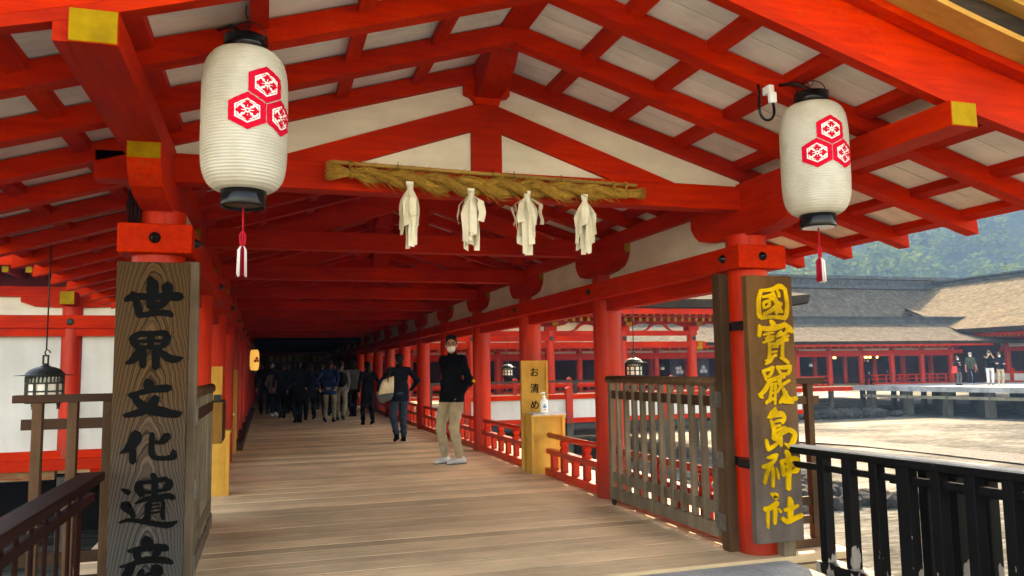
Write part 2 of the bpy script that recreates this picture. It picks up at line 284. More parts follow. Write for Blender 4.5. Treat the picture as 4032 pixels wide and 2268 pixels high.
def leaf_mat():
    m, nt, b = new_mat('woodland_leaves')
    g = N(nt, 'ShaderNodeNewGeometry'); cr = N(nt, 'ShaderNodeValToRGB'); e = cr.color_ramp.elements
    e[0].color = (0.040, 0.075, 0.028, 1); e[1].color = (0.095, 0.135, 0.048, 1)
    nt.links.new(g.outputs['Random Per Island'], cr.inputs[0])
    tc = N(nt, 'ShaderNodeTexCoord'); no = N(nt, 'ShaderNodeTexNoise', Scale=0.06, Detail=3); nt.links.new(tc.outputs['Object'], no.inputs['Vector'])
    mx = N(nt, 'ShaderNodeMix', data_type='RGBA', blend_type='MULTIPLY'); mx.inputs[0].default_value = 0.7
    c2 = N(nt, 'ShaderNodeValToRGB'); c2.color_ramp.elements[0].position = 0.35; c2.color_ramp.elements[1].position = 0.65
    c2.color_ramp.elements[0].color = (0.45, 0.65, 0.55, 1); c2.color_ramp.elements[1].color = (2.0, 1.6, 0.8, 1)
    nt.links.new(no.outputs[0], c2.inputs[0]); nt.links.new(cr.outputs[0], mx.inputs[6]); nt.links.new(c2.outputs[0], mx.inputs[7])
    nt.links.new(mx.outputs[2], b.inputs['Base Color']); b.inputs['Roughness'].default_value = 0.9; b.inputs['Specular IOR Level'].default_value = 0.0
    tr = N(nt, 'ShaderNodeBsdfTranslucent'); nt.links.new(mx.outputs[2], tr.inputs[0])
    ms = N(nt, 'ShaderNodeMixShader'); ms.inputs[0].default_value = 0.3
    nt.links.new(b.outputs[0], ms.inputs[1]); nt.links.new(tr.outputs[0], ms.inputs[2]); nt.links.new(ms.outputs[0], nt.nodes['Material Output'].inputs['Surface'])
    return m
LEAF = leaf_mat()
SOIL = mat('forest_floor', (0.035, 0.045, 0.02), (0.02, 0.025, 0.012), (0.3, 0.3, 0.3), 0.9, 0.3)

# ------------------------------------------------------------------ helpers
class MB:
    """collects shapes in world (or local) coordinates, builds ONE mesh object"""
    def __init__(s): s.v = []; s.f = []; s.m = []; s.sm = []
    def add(s, vs, fs, mi=0, smooth=False):
        o = len(s.v); s.v += [tuple(v) for v in vs]
        for f in fs: s.f.append(tuple(i+o for i in f)); s.m.append(mi); s.sm.append(smooth)
        return s
    def hexa(s, p, mi=0):
        """8 points: bottom 0-3 counter-clockwise, top 4-7"""
        return s.add(p, [(3, 2, 1, 0), (4, 5, 6, 7), (0, 1, 5, 4), (1, 2, 6, 5), (2, 3, 7, 6), (3, 0, 4, 7)], mi)
    def box(s, x0, x1, y0, y1, z0, z1, mi=0):
        return s.hexa([(x0, y0, z0), (x1, y0, z0), (x1, y1, z0), (x0, y1, z0), (x0, y0, z1), (x1, y0, z1), (x1, y1, z1), (x0, y1, z1)], mi)
    def bar(s, a, b, w, h, mi=0, upv=(0, 0, 1)):
        a = Vector(a); b = Vector(b); d = (b-a).normalized(); u = Vector(upv)
        sd_ = d.cross(u)
        if sd_.length < 1e-4: sd_ = d.cross(Vector((0, 1, 0)))
        sd_.normalize(); u = sd_.cross(d); sd_ *= w/2; u *= h/2
        return s.hexa([a-sd_-u, a+sd_-u, b+sd_-u, b-sd_-u, a-sd_+u, a+sd_+u, b+sd_+u, b-sd_+u], mi)
    def prism(s, poly, axis, a, b, mi=0, mcap=None):
        """2-D polygon extruded along axis ('x': poly is (y,z); 'y': poly is (x,z); 'z': (x,y))"""
        n = len(poly)
        def P(p, t): return (t, p[0], p[1]) if axis == 'x' else (p[0], t, p[1]) if axis == 'y' else (p[0], p[1], t)
        vs = [P(p, a) for p in poly]+[P(p, b) for p in poly]
        area = sum(poly[i][0]*poly[(i+1) % n][1]-poly[(i+1) % n][0]*poly[i][1] for i in range(n))
        flip = (area > 0) == (axis == 'y')
        fs = []
        for i in range(n):
            j = (i+1) % n
            fs.append((i, j, n+j, n+i) if not flip else (j, i, n+i, n+j))
        s.add(vs, fs, mi)
        c0 = tuple(range(n)); c1 = tuple(range(n, 2*n))
        s.add(vs, [c0[::-1] if not flip else c0, c1 if not flip else c1[::-1]], mi if mcap is None else mcap)
        return s
    def lathe(s, prof, c=(0, 0, 0), n=24, mi=0, smooth=True, axis='z', rot=0.0, cap=True):
        """prof: list of (r, h)"""
        vs = []; fs = []
        for r, h in prof:
            for k in range(n):
                a = 2*math.pi*k/n+rot; x, y = r*math.cos(a), r*math.sin(a)
                p = (x, y, h) if axis == 'z' else (h, x, y) if axis == 'x' else (y, h, x)
                vs.append((c[0]+p[0], c[1]+p[1], c[2]+p[2]))
        for i in range(len(prof)-1):
            for k in range(n):
                k2 = (k+1) % n; fs.append((i*n+k, i*n+k2, (i+1)*n+k2, (i+1)*n+k))
        s.add(vs, fs, mi, smooth)
        if cap:
            s.add([vs[k] for k in range(n)], [tuple(range(n))[::-1]], mi); m = (len(prof)-1)*n
            s.add([vs[m+k] for k in range(n)], [tuple(range(n))], mi)
        return s
    def cyl(s, c, r, z0, z1, n=24, mi=0): return s.lathe([(r, z0), (r, z1)], (c[0], c[1], 0), n, mi)
    def tube(s, pts, r, n=8, mi=0, smooth=True, closed=False):
        pts = [Vector(p) for p in pts]; rr = r if isinstance(r, (list, tuple)) else [r]*len(pts)
        vs = []; prev = None
        for i, p in enumerate(pts):
            d = (pts[min(i+1, len(pts)-1)]-pts[max(i-1, 0)])
            d = d.normalized() if d.length > 1e-9 else Vector((0, 0, 1))
            if prev is None: a = d.orthogonal().normalized()
            else:
                a = prev-d*prev.dot(d)
                a = a.normalized() if a.length > 1e-6 else d.orthogonal().normalized()
            prev = a; b = d.cross(a)
            for k in range(n):
                t = 2*math.pi*k/n; vs.append(p+(a*math.cos(t)+b*math.sin(t))*rr[i])
        fs = []
        for i in range(len(pts)-1):
            for k in range(n):
                k2 = (k+1) % n; fs.append((i*n+k, i*n+k2, (i+1)*n+k2, (i+1)*n+k))
        fs.append(tuple(range(n))[::-1]); fs.append(tuple((len(pts)-1)*n+k for k in range(n)))
        return s.add(vs, fs, mi, smooth)
    def ell(s, c, r, nu=14, nv=9, mi=0, rot=None):
        vs = []; fs = []; c = Vector(c)
        for j in range(1, nv):
            t = math.pi*j/nv-math.pi/2
            for k in range(nu):
                a = 2*math.pi*k/nu
                p = Vector((r[0]*math.cos(t)*math.cos(a), r[1]*math.cos(t)*math.sin(a), r[2]*math.sin(t)))
                vs.append(c+(rot @ p if rot else p))
        for q in (-1, 1):
            p = Vector((0, 0, q*r[2])); vs.append(c+(rot @ p if rot else p))
        for j in range(nv-2):
            for k in range(nu):
                k2 = (k+1) % nu; fs.append((j*nu+k, j*nu+k2, (j+1)*nu+k2, (j+1)*nu+k))
        b, t = len(vs)-2, len(vs)-1
        for k in range(nu):
            k2 = (k+1) % nu; fs.append((b, k2, k)); fs.append((t, (nv-2)*nu+k, (nv-2)*nu+k2))
        return s.add(vs, fs, mi, True)
    def cap(s, p0, p1, r0, r1, n=10, mi=0):
        """tapered capsule"""
        p0 = Vector(p0); p1 = Vector(p1); d = (p1-p0); L = d.length
        if L < 1e-6: return s.ell(p0, (r0, r0, r0), mi=mi)
        d /= L
        pts = []; rs = []
        for t in (-1, -0.75, -0.4): pts.append(p0+d*(r0*t)); rs.append(max(r0*math.sqrt(max(0, 1-t*t)), r0*0.08))
        for t in (0, 0.33, 0.66, 1): pts.append(p0+d*(L*t)); rs.append(r0+(r1-r0)*t)
        for t in (0.4, 0.75, 1): pts.append(p1+d*(r1*t)); rs.append(max(r1*math.sqrt(max(0, 1-t*t)), r1*0.08))
        return s.tube(pts, rs, n, mi)
    def mesh(s, name, mats, off=(0, 0, 0)):
        me = bpy.data.meshes.new(name)
        ox, oy, oz = off
        me.from_pydata([(x-ox, y-oy, z-oz) for x, y, z in s.v], [], s.f)
        for m in (mats if isinstance(mats, (list, tuple)) else [mats]): me.materials.append(m)
        me.polygons.foreach_set('material_index', s.m); me.polygons.foreach_set('use_smooth', s.sm)
        me.update(); return me
    def build(s, name, mats, parent=None, bevel=0.0, org=None):
        """mesh coordinates are world ones; org (or the parent's world place) becomes the local origin"""
        off = org if org is not None else (wloc(parent) if parent else (0, 0, 0))
        o = bpy.data.objects.new(name, s.mesh(name, mats, off)); COL.objects.link(o)
        if parent: o.parent = parent
        if org is not None and not parent: o.location = org
        elif org is not None: o.location = Vector(org)-Vector(wloc(parent))
        if bevel:
            b = o.modifiers.new('bevel', 'BEVEL'); b.width = bevel; b.segments = 2; b.limit_method = 'ANGLE'; b.angle_limit = R(40)
        return o
def wloc(o):
    v = Vector((0, 0, 0))
    while o: v = v+o.location; o = o.parent
    return tuple(v)
def tag(o, label, cat, group=None, kind=None):
    if label: o['label'] = label
    if cat: o['category'] = cat
    if group: o['group'] = group
    if kind: o['kind'] = kind
    return o
def thing(name, label, cat, loc=(0, 0, 0), rz=0.0, group=None):
    o = bpy.data.objects.new(name, None); o.empty_display_size = 0.2; COL.objects.link(o)
    o.location = loc; o.rotation_euler = (0, 0, rz); return tag(o, label, cat, group)
def struct(o): o['kind'] = 'structure'; return o
def dup(root, loc, label=None, rz=None, group=None):
    r = root.copy(); COL.objects.link(r); r.location = loc
    if rz is not None: r.rotation_euler = (0, 0, rz)
    if label: r['label'] = label
    if group: r['group'] = group
    for ch in list(root.children):
        c = ch.copy(); COL.objects.link(c); c.parent = r
        for g in list(ch.children):
            d = g.copy(); COL.objects.link(d); d.parent = c
    return r
def child_copy(src, parent, dloc):
    c = src.copy(); COL.objects.link(c); c.parent = parent; c.location = Vector(src.location)+Vector(dloc)
    for g in list(src.children):
        d = g.copy(); COL.objects.link(d); d.parent = c
    return c

# ------------------------------------------------------------------ layout of the covered walkway (metres)
XL, XR, XC = -0.5966, 3.276, 1.34
Y0, DY, NB = 4.872, 2.46, 16
YEND = Y0+DY*NB
GROUND = -1.45
def rz_(x, off=0.0): return 3.16-0.303*abs(x-XC)+off        # underside line of the rafters
XE = 3.33                                                    # half width of the roof

# ground, paving, deck ------------------------------------------------
g = MB()
n = 60
xs = [-120+i*8 for i in range(61)]; ys = [-60+i*8 for i in range(50)]
vs = []; fs = []
for y in ys:
    for x in xs: vs.append((x, y, GROUND+0.06*math.sin(x*0.21+1.3*math.sin(y*0.13))*math.cos(y*0.17)))
for j in range(len(ys)-1):
    for i in range(len(xs)-1):
        a = j*len(xs)+i; fs.append((a, a+1, a+1+len(xs), a+len(xs)))
g.add(vs, fs, 0, True); struct(g.build('mud_flat', MUD))
g = MB()
# granite approach in front of the deck: laid slabs
random.seed(3)
y = 4.655; row = 0
while y > -14:
    d = 0.62 if y > 3 else 0.9
    x = -0.98-(0.35 if row % 2 else 0.0)
    while x < 3.30:
        w = 0.8 if y > 0 else 1.1
        x1 = min(x+w, 3.34)
        if x1 < 3.34 and 3.34-x1 < 0.3: x1 = 3.34
        g.box(max(x, -0.98)+0.003, x1-0.003, y-d+0.003, y-0.003, -0.20, -0.02); x = x1
    y -= d; row += 1
g.box(-0.97, 3.33, -14, 4.64, GROUND-0.2, -0.035)
struct(g.build('stone_paving', STONE, bevel=0.004))
g = MB(); g.box(-60, 80, -60, -9.5, GROUND-0.2, -0.06); g.box(-60, -3.4, -60, 2.0, GROUND-0.2, -0.25); struct(g.build('shore_ground', mat('pale_gravel', (0.42, 0.39, 0.34), (0.32, 0.30, 0.26), (40, 40, 40), 0.9, 0.4, 0.01)))
g = MB(); y = 4.66; random.seed(5)
while y < YEND+0.5:
    w = random.choice((0.17, 0.22, 0.27, 0.30, 0.33)) if y < 20 else 0.3
    zt = random.uniform(-0.002, 0.002)
    cut = random.choice((0.3, 1.2, 2.1, 2.9)) if random.random() < 0.0 else None
    g.box(-1.22, 3.90, y+0.0045, y+w-0.0045, -0.05, zt); g.box(-1.21, 3.89, y+w-0.0044, y+w+0.0044, -0.05, -0.0022, 1); y += w
g.box(-1.18, 3.86, 4.66, YEND, -0.30, -0.062)
struct(g.build('deck_floor', [DECK, mat('packed_dirt', (0.035, 0.025, 0.018), (0.02, 0.015, 0.011), (9, 9, 9), 0.95, 0.1)], bevel=0.0012))

# the covered walkway ---------------------------------------------------
WALK = thing('covered_walkway', 'vermilion roofed shrine walkway receding into the dark, with a white plastered gable', 'walkway', (XC, Y0, 0))
P = MB(); P.cyl((XR, Y0), 0.141, 0.0, 2.20, 32)
col0 = P.build('column', REDZ, WALK)
P = MB(); P.cyl((XR, Y0), 0.13, GROUND-0.2, -0.06, 14); pile0 = P.build('pile', PILE, WALK)
def bracket_mesh(y0, ya, yb, x):
    """boat-shaped bearing block: long along y, curved underside, ochre end grain at the tips"""
    pr = []
    for sgn, L in ((-1, ya), (1, yb)):
        pts = [(y0+sgn*0.17, 2.19), (y0+sgn*(L-0.26), 2.205), (y0+sgn*(L-0.12), 2.235), (y0+sgn*(L-0.05), 2.285), (y0+sgn*L, 2.35), (y0+sgn*L, 2.437)]
        pr.append(pts)
    poly = pr[0][::-1]+pr[1]
    m = MB(); m.prism(poly, 'x', x-0.079, x+0.079)
    for sgn, L in ((-1, ya), (1, yb)):
        yy = y0+sgn*L
        m.box(x-0.076, x+0.076, min(yy, yy+sgn*0.004), max(yy, yy+sgn*0.004), 2.352, 2.432, 1)
    return m
br0 = {}
for x in (XL, XR):
    br0[x] = bracket_mesh(Y0, 0.68, 0.62, x).build('bracket', [REDY, YEL], WALK, bevel=0.004)
    m = bracket_mesh(Y0+DY, 0.62, 0.62, x); br0[x, 1] = m.build('bracket', [REDY, YEL], WALK)
# beam across, with its projecting ends
P = MB(); P.box(-0.937, 3.617, Y0-0.072, Y0+0.072, 2.375, 2.545); tie0 = P.build('tie_beam', RED, WALK, bevel=0.008)
def truss():
    m = MB(); ya, yb = Y0-0.062, Y0+0.05
    for sg in (-1, 1):
        poly = [(0, 3.012), (0, 2.842), (sg*0.86, 2.842-0.345*0.86), (sg*0.862, 2.5455), (sg*1.34, 2.5455), (sg*1.34, 3.012-0.345*1.34)]
        poly = [(XC+a, b) for a, b in poly]
        m.prism(poly, 'y', ya, yb)
    m.box(XC-0.101, XC+0.101, ya+0.004, yb-0.004, 2.5452, 2.836)
    return m
trs0 = truss().build('truss', RED, WALK)
m = MB()
cp = [(0.078, 2.98), (0.085, 3.01), (0.112, 3.036), (0.148, 3.046), (0.151, 3.055), (0.151, 3.15)]
m.prism([(XC+a, b) for a, b in cp]+[(XC-a, b) for a, b in cp[::-1]], 'y', Y0-0.09, Y0+0.09)
cap0 = m.build('capital_block', RED, WALK, bevel=0.004)
m = MB()   # nose bracket carrying the ridge, curved underside, ochre tip
pl = [(Y0+0.3, 3.10), (Y0-0.09, 3.10), (Y0-0.22, 3.112), (Y0-0.34, 3.145), (Y0-0.44, 3.20), (Y0-0.50, 3.262), (Y0-0.50, 3.315), (Y0+0.3, 3.315)]
m.prism([(a, b-0.075) for a, b in pl], 'x', XC-0.085, XC+0.085)
m.box(XC-0.082, XC+0.082, Y0-0.504, Y0-0.5, 3.19, 3.237, 1)
nose0 = m.build('ridge_bracket', [REDY, YEL], WALK, bevel=0.004)
m = MB()   # white infill of the gable
m.prism([(XL+0.05, 2.546), (XC*2-XL-0.05, 2.546), (XC*2-XL-0.05, rz_(XR, 0.03)-0.0), (XC, rz_(XC, 0.03)), (XL+0.05, rz_(XL, 0.03))], 'y', Y0-0.028, Y0+0.0)
gab0 = m.build('gable_panel', PLAST, WALK)
for k in range(1, NB+1):
    for x in (XL, XR):
        child_copy(col0, WALK, (x-XR, k*DY, 0))
        child_copy(pile0, WALK, (x-XR, k*DY, 0))
        if k > 1: child_copy(br0[x, 1], WALK, (0, (k-1)*DY, 0))
    child_copy(tie0, WALK, (0, k*DY, 0))
    child_copy(trs0, WALK, (0, k*DY, 0))
    if k <= 9: child_copy(cap0, WALK, (0, k*DY, 0)); child_copy(nose0, WALK, (0, k*DY, 0))
child_copy(col0, WALK, (XL-XR, 0, 0))
# beams along the walkway
def stud(m, c, axis, sgn, r=0.028):
    pr = [(r*1.12, 0), (r*1.12, 0.006), (r, 0.008), (r*0.86, 0.02), (r*0.5, 0.03), (r*0.25, 0.033), (r*0.22, 0.046), (0.001, 0.048)]
    pr = [(a, b*sgn) for a, b in pr]
    if sgn < 0: pass
    m.lathe(pr, c, 14, 0, True, axis, cap=False)
for x in (XL, XR):
    m = MB(); m.box(x-0.19, x+0.19, 4.678, YEND+0.2, 1.947, 2.11); lint = m.build('lintel_beam', REDY, WALK, bevel=0.007)
    s = MB(); stud(s, (x, 4.678, 2.03), 'y', -1); s.build('stud', LACQ, lint)
    for k in range(0, 10):
        s = MB(); stud(s, (x+0.19 if x < XC else x-0.19, Y0+k*DY, 2.03), 'x', 1 if x < XC else -1); s.build('stud', LACQ, lint)
    m = MB()
    for k in range(NB): m.box(x-0.06, x+0.06, Y0+k*DY+0.12, Y0+(k+1)*DY-0.12, 1.835, 1.9465)
    m.build('lower_beam', REDY, WALK)
    m = MB(); m.box(x-0.08, x+0.08, 2.97, YEND+0.3, 2.4385, 2.566); m.box(x-0.077, x+0.077, 2.966, 2.97, 2.442, 2.56, 1)
    sg = -1 if x < XC else 1
    m.box(x+sg*0.08, x+sg*0.14, 3.02, YEND+0.3, 2.455, 2.56) if sg < 0 else m.box(x+0.08, x+0.14, 3.02, YEND+0.3, 2.455, 2.56)
    m.build('eave_beam', [REDY, YEL], WALK, bevel=0.005)
    for k in range(NB):
        m = MB(); m.box(x-0.02, x+0.02, Y0+k*DY+0.10, Y0+(k+1)*DY-0.10, 2.1102, 2.4383); m.build('plaster_panel', PLAST, WALK)
# rafters: pairs, front faces 0.615 m apart
def rafter_mesh(sg):
    m = MB(); h = 0.112; y0, y1 = 3.57, 3.67
    xa, xb = XC, XC+sg*XE
    zt = 0.006
    pts = [(xa, rz_(xa)), (xb, rz_(xb)), (xb+sg*-0.01, rz_(xb)+h), (xa, rz_(xa)+h)]
    m.prism(pts if sg > 0 else pts, 'y', y0, y1); return m
rafR = rafter_mesh(1).build('rafter', RED, WALK, bevel=0.005); rafL = rafter_mesh(-1).build('rafter', RED, WALK, bevel=0.005)
for k in range(1, 48):
    child_copy(rafR, WALK, (0, 0.615*k, 0)); child_copy(rafL, WALK, (0, 0.615*k, 0))
m = MB()
for k in range(48, 68):
    for sg in (-1, 1):
        xa, xb = XC, XC+sg*XE
        m.prism([(xa, rz_(xa)), (xb, rz_(xb)), (xb, rz_(xb)+.112), (xa, rz_(xa)+.112)], 'y', 3.57+.615*k, 3.67+.615*k)
tag(m.build('distant_rafters', RED, WALK), None, None, None, 'stuff')
m = MB(); m.box(XC-0.08, XC+0.08, 3.09, YEND+0.3, 3.237, 3.30); m.build('ridge_beam', REDY, WALK)
for sg in (-1, 1):
    for k in range(8):
        dx = 0.45+0.47*k if k < 6 else (0.45+0.47*6-0.06 if k == 6 else XE-0.11); m = MB(); w = 0.038
        if k == 6: continue
        xa, xb = XC+sg*(dx-w), XC+sg*(dx+w)
        pts = [(xa, rz_(xa)+0.066), (xb, rz_(xb)+0.066), (xb, rz_(xb)+0.1185), (xa, rz_(xa)+0.1185)]
        m.prism(pts, 'y', 3.09, YEND+0.3); m.build('batten', REDY, WALK)
    m = MB(); y = 3.08; random.seed(11)      # whitewashed boards above the rafters
    while y < YEND+0.3:
        w = 0.307
        xa, xb = XC+sg*0.02, XC+sg*(XE-0.06)
        dz = random.uniform(0, 0.004)
        pts = [(xa, rz_(xa)+0.119+dz), (xb, rz_(xb)+0.119+dz), (xb, rz_(xb)+0.134), (xa, rz_(xa)+0.134)]
        m.prism(pts, 'y', y+0.003, y+w-0.003); y += w
    m.build('ceiling_boards', WHITEB, WALK)
    m = MB()      # thatch above
    xa, xb = XC, XC+sg*(XE-0.05)
    m.prism([(xa, rz_(xa)+0.140), (xb, rz_(xb)+0.140), (xb+sg*0.03, rz_(xb)+0.36), (XC+sg*1.6, rz_(XC+1.6)+0.60), (xa, rz_(xa)+0.85)], 'y', 3.2, YEND+0.6)
    m.build('thatch', THDARK, WALK)
    # barge boards: stepped fascia at the front of the gable
    def curve(dx): return 0.05*max(0, dx-1.7)**2
    def layer(name, y0, y1, za, zb, mt, bev=0.003, d1=3.62):
        m = MB(); K = 24
        for i in range(K):
            a, b = d1*i/K, d1*(i+1)/K
            pa, pb = XC+sg*a, XC+sg*b
            q = [(pa, rz_(pa)+za+curve(a)), (pb, rz_(pb)+za+curve(b)), (pb, rz_(pb)+zb+curve(b)), (pa, rz_(pa)+zb+curve(a))]
            vs = [(x, y0, z) for x, z in q]+[(x, y1, z) for x, z in q]
            m.add(vs, [(0, 1, 2, 3), (7, 6, 5, 4), (0, 4, 5, 1), (3, 2, 6, 7)], 0)
            if i == 0: m.add(vs, [(0, 3, 7, 4)], 0)
            if i == K-1: m.add(vs, [(1, 5, 6, 2)], 0)
        o = m.build(name, mt, WALK)
        if mt is RED:
            b = bmesh.new(); b.from_mesh(o.data); bmesh.ops.remove_doubles(b, verts=b.verts, dist=1e-5); b.to_mesh(o.data); b.free()
        return o
    bb = layer('barge_board', 3.018, 3.085, -0.013, 0.034, RED)
    layer('barge_board', 3.022, 3.08, 0.037, 0.262, RED)
    layer('verge_strip', 2.945, 3.08, 0.264, 0.305, RED)
    layer('verge_soffit', 2.80, 3.07, 0.307, 0.335, CEDAR)
    layer('verge_thatch', 2.84, 3.3, 0.338, 0.46, THDARK)
    layer('verge_soffit', 2.76, 3.3, 0.463, 0.50, CEDAR)
    layer('verge_thatch', 2.70, 3.4, 0.503, 0.85, THDARK)
# the walkway's far stretch: side walls added to shut out light, low dark ceiling
m = MB(); m.box(XL-0.03, XL+0.03, Y0+3*DY+0.14, YEND, 0.0, 1.83); m.build('added_side_wall', DKWALL, WALK)
m = MB(); m.box(XR-0.03, XR+0.03, Y0+10*DY+0.14, YEND, 0.0, 1.83); m.build('added_side_wall', DKWALL, WALK)
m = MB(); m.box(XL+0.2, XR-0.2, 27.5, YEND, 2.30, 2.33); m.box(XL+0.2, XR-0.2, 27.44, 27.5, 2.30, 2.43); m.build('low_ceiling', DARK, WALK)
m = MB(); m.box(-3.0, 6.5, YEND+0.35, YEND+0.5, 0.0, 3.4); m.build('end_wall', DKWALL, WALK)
for i in range(9):
    m = MB(); m.box(0.1+i*0.29, 0.32+i*0.29, 40.0, 40.03, 1.72, 2.02); m.build('name_plaque', HINOKI, WALK)
m = MB(); m.box(XL, XR, 39.98, 40.08, 2.05, 2.15); m.build('plaque_rail', RED, WALK)

# low railings between the columns --------------------------------------
def rail_run(x, ya, yb, sides=(1, 1)):
    r = MB(); r.box(x-0.062, x+0.062, ya, yb, 0.0, 0.088); base = r.build('railing', REDG, WALK, bevel=0.006)
    q = MB(); q.box(x-0.045, x+0.045, ya, yb, 0.252, 0.312); q.build('middle_rail', REDG, base, bevel=0.006)
    q = MB(); q.tube([(x, ya, 0.468), (x, (ya+yb)/2, 0.466), (x, yb, 0.468)], 0.033, 14); q.build('hand_rail', REDG, base)
    L = yb-ya; nn = max(2, int(round(L/0.36)))
    for i in range(nn):
        yy = ya+L*(i+0.5)/nn
        q = MB(); q.box(x-0.036, x+0.036, yy-0.042, yy+0.042, 0.088, 0.252); q.build('baluster', REDZ, base, bevel=0.004)
        if i % 2 == 1 or nn < 4:
            q = MB(); pr = [(0.06, 0.312), (0.06, 0.34), (0.04, 0.358), (0.04, 0.366), (0.055, 0.385), (0.058, 0.42), (0.05, 0.437)]
            q.lathe(pr, (x, yy, 0), 4, 0, False, 'z', R(45)); q.build('baluster', REDZ, base, bevel=0.003)
    return base
for k in range(0, 9):
    ya, yb = Y0+k*DY+0.12, Y0+(k+1)*DY-0.12
    if k == 1: rail_run(XR, ya, 9.13)
    else: rail_run(XR, ya, yb)
    if k not in (1,) and k < 3: rail_run(XL, ya, yb)
m = MB(); m.box(-0.50, -0.36, 13.9, 27, 0.0, 0.13); m.build('floor_kerb', BROWNX, WALK)
m = MB(); m.box(3.80, 3.90, 4.70, YEND, -0.28, -0.055); m.box(-1.22, -1.12, 4.70, YEND, -0.28, -0.055); m.build('deck_edge_beam', RED, WALK)

# lettering of the two name boards: brush strokes as (x, z, width) in millimetres on the board
GLYPH_LEFT = [
    [[(-124,1676,21), (-90,1694,39), (-13,1698,32), (72,1699,41), (116,1699,46), (133,1695,33)], [(-91,1716,29), (-88,1705,37)], [(-80,1694,27), (-68,1648,37), (-56,1595,35)], [(-64,1593,23), (-21,1603,29), (16,1610,29), (69,1609,32), (91,1595,21)], [(-15,1806,11), (-9,1782,43), (-2,1759,59), (-3,1724,53), (-8,1677,43), (-9,1642,40)], [(66,1761,52), (65,1719,49), (52,1669,37), (31,1642,24), (-12,1639,30)], [(24,1707,32), (16,1698,21)], [(4,1651,37), (41,1654,33)]],
    [[(-87,1480,35), (-75,1451,39), (-59,1425,32)], [(-87,1477,27), (-56,1496,30), (3,1499,27), (56,1503,29), (70,1491,27)], [(70,1488,40), (65,1456,38), (50,1430,27)], [(-2,1497,38), (-3,1457,33), (-3,1422,33)], [(-65,1459,15), (-7,1459,16), (57,1461,15)], [(-61,1425,21), (-6,1427,22), (50,1430,20)], [(-37,1416,42), (-63,1382,45), (-88,1354,31), (-111,1343,12)], [(23,1425,16), (53,1393,30), (86,1366,38), (119,1362,32), (144,1370,10)], [(-34,1393,32), (-36,1353,32), (-36,1325,29)], [(20,1410,33), (22,1364,37), (24,1318,36)]],
    [[(-14,1249,38), (-5,1227,51), (5,1209,43)], [(-92,1175,23), (-52,1185,26), (0,1200,32), (53,1207,38), (82,1207,39), (93,1202,22)], [(-67,1177,31), (-59,1148,35), (-34,1122,42), (3,1098,50), (51,1086,50), (99,1073,40), (131,1072,33), (146,1079,12)], [(22,1164,32), (23,1146,42), (3,1118,44), (-33,1091,42), (-75,1077,31), (-111,1071,21)], [(-87,1178,15), (-83,1163,13)]],
    [[(-61,978,45), (-59,955,61), (-69,927,53), (-89,900,40), (-109,885,21), (-127,877,4)], [(-69,893,29), (-68,859,32), (-67,828,32)], [(15,972,23), (15,924,27), (15,872,26), (34,846,24), (77,842,23), (115,846,30), (126,853,16)], [(111,885,7), (114,868,27), (119,847,24)], [(85,961,39), (72,941,40), (54,922,24)], [(40,923,24), (32,937,5)]],
    [[(-114,694,6), (-95,683,23), (-82,675,25), (-71,678,8)], [(-83,618,34), (-91,607,47), (-77,587,37), (-63,566,26), (-55,549,21)], [(-114,603,11), (-91,607,32)], [(-117,524,11), (-83,534,18), (-41,528,20), (11,515,24), (59,502,28), (102,496,31), (138,510,12)], [(22,761,24), (32,735,28), (34,695,30), (34,650,32)], [(-36,722,32), (-36,693,40), (-19,659,33)], [(-36,721,19), (16,724,20), (85,734,26)], [(98,723,32), (94,697,40), (73,677,24)], [(-14,670,15), (34,672,19), (76,679,14)], [(-50,617,9), (-13,633,22), (34,641,22), (93,645,28), (120,634,25)], [(5,646,14), (19,639,13)], [(9,612,33), (7,578,29), (6,545,29), (11,533,32)], [(11,622,18), (40,628,18), (72,624,18)], [(75,616,17), (73,574,20), (73,546,22), (79,528,18)], [(22,602,9), (59,606,9)], [(23,584,8), (60,588,8)], [(23,563,10), (60,568,10)], [(5,547,27), (-10,526,26)]],
    [[(1,433,45), (6,413,57), (17,393,45)], [(-73,377,17), (-32,383,27), (26,387,32), (78,382,35), (97,372,28)], [(-39,370,34), (-31,336,32), (-14,318,31)], [(55,370,42), (42,343,28), (24,331,16)], [(-107,302,12), (-66,308,21), (-9,324,30), (43,324,32), (96,314,30), (122,299,15)], [(-61,305,42), (-68,278,45), (-80,252,43), (-99,215,20)], [(-11,273,27), (-18,251,32), (-33,225,21)], [(39,288,37), (50,268,58), (51,223,40), (53,157,31)], [(65,272,27), (76,260,16)], [(3,245,24), (40,251,31), (76,254,18)], [(-37,204,19), (83,201,21)], [(-57,160,21), (32,159,24), (132,149,25)]],]
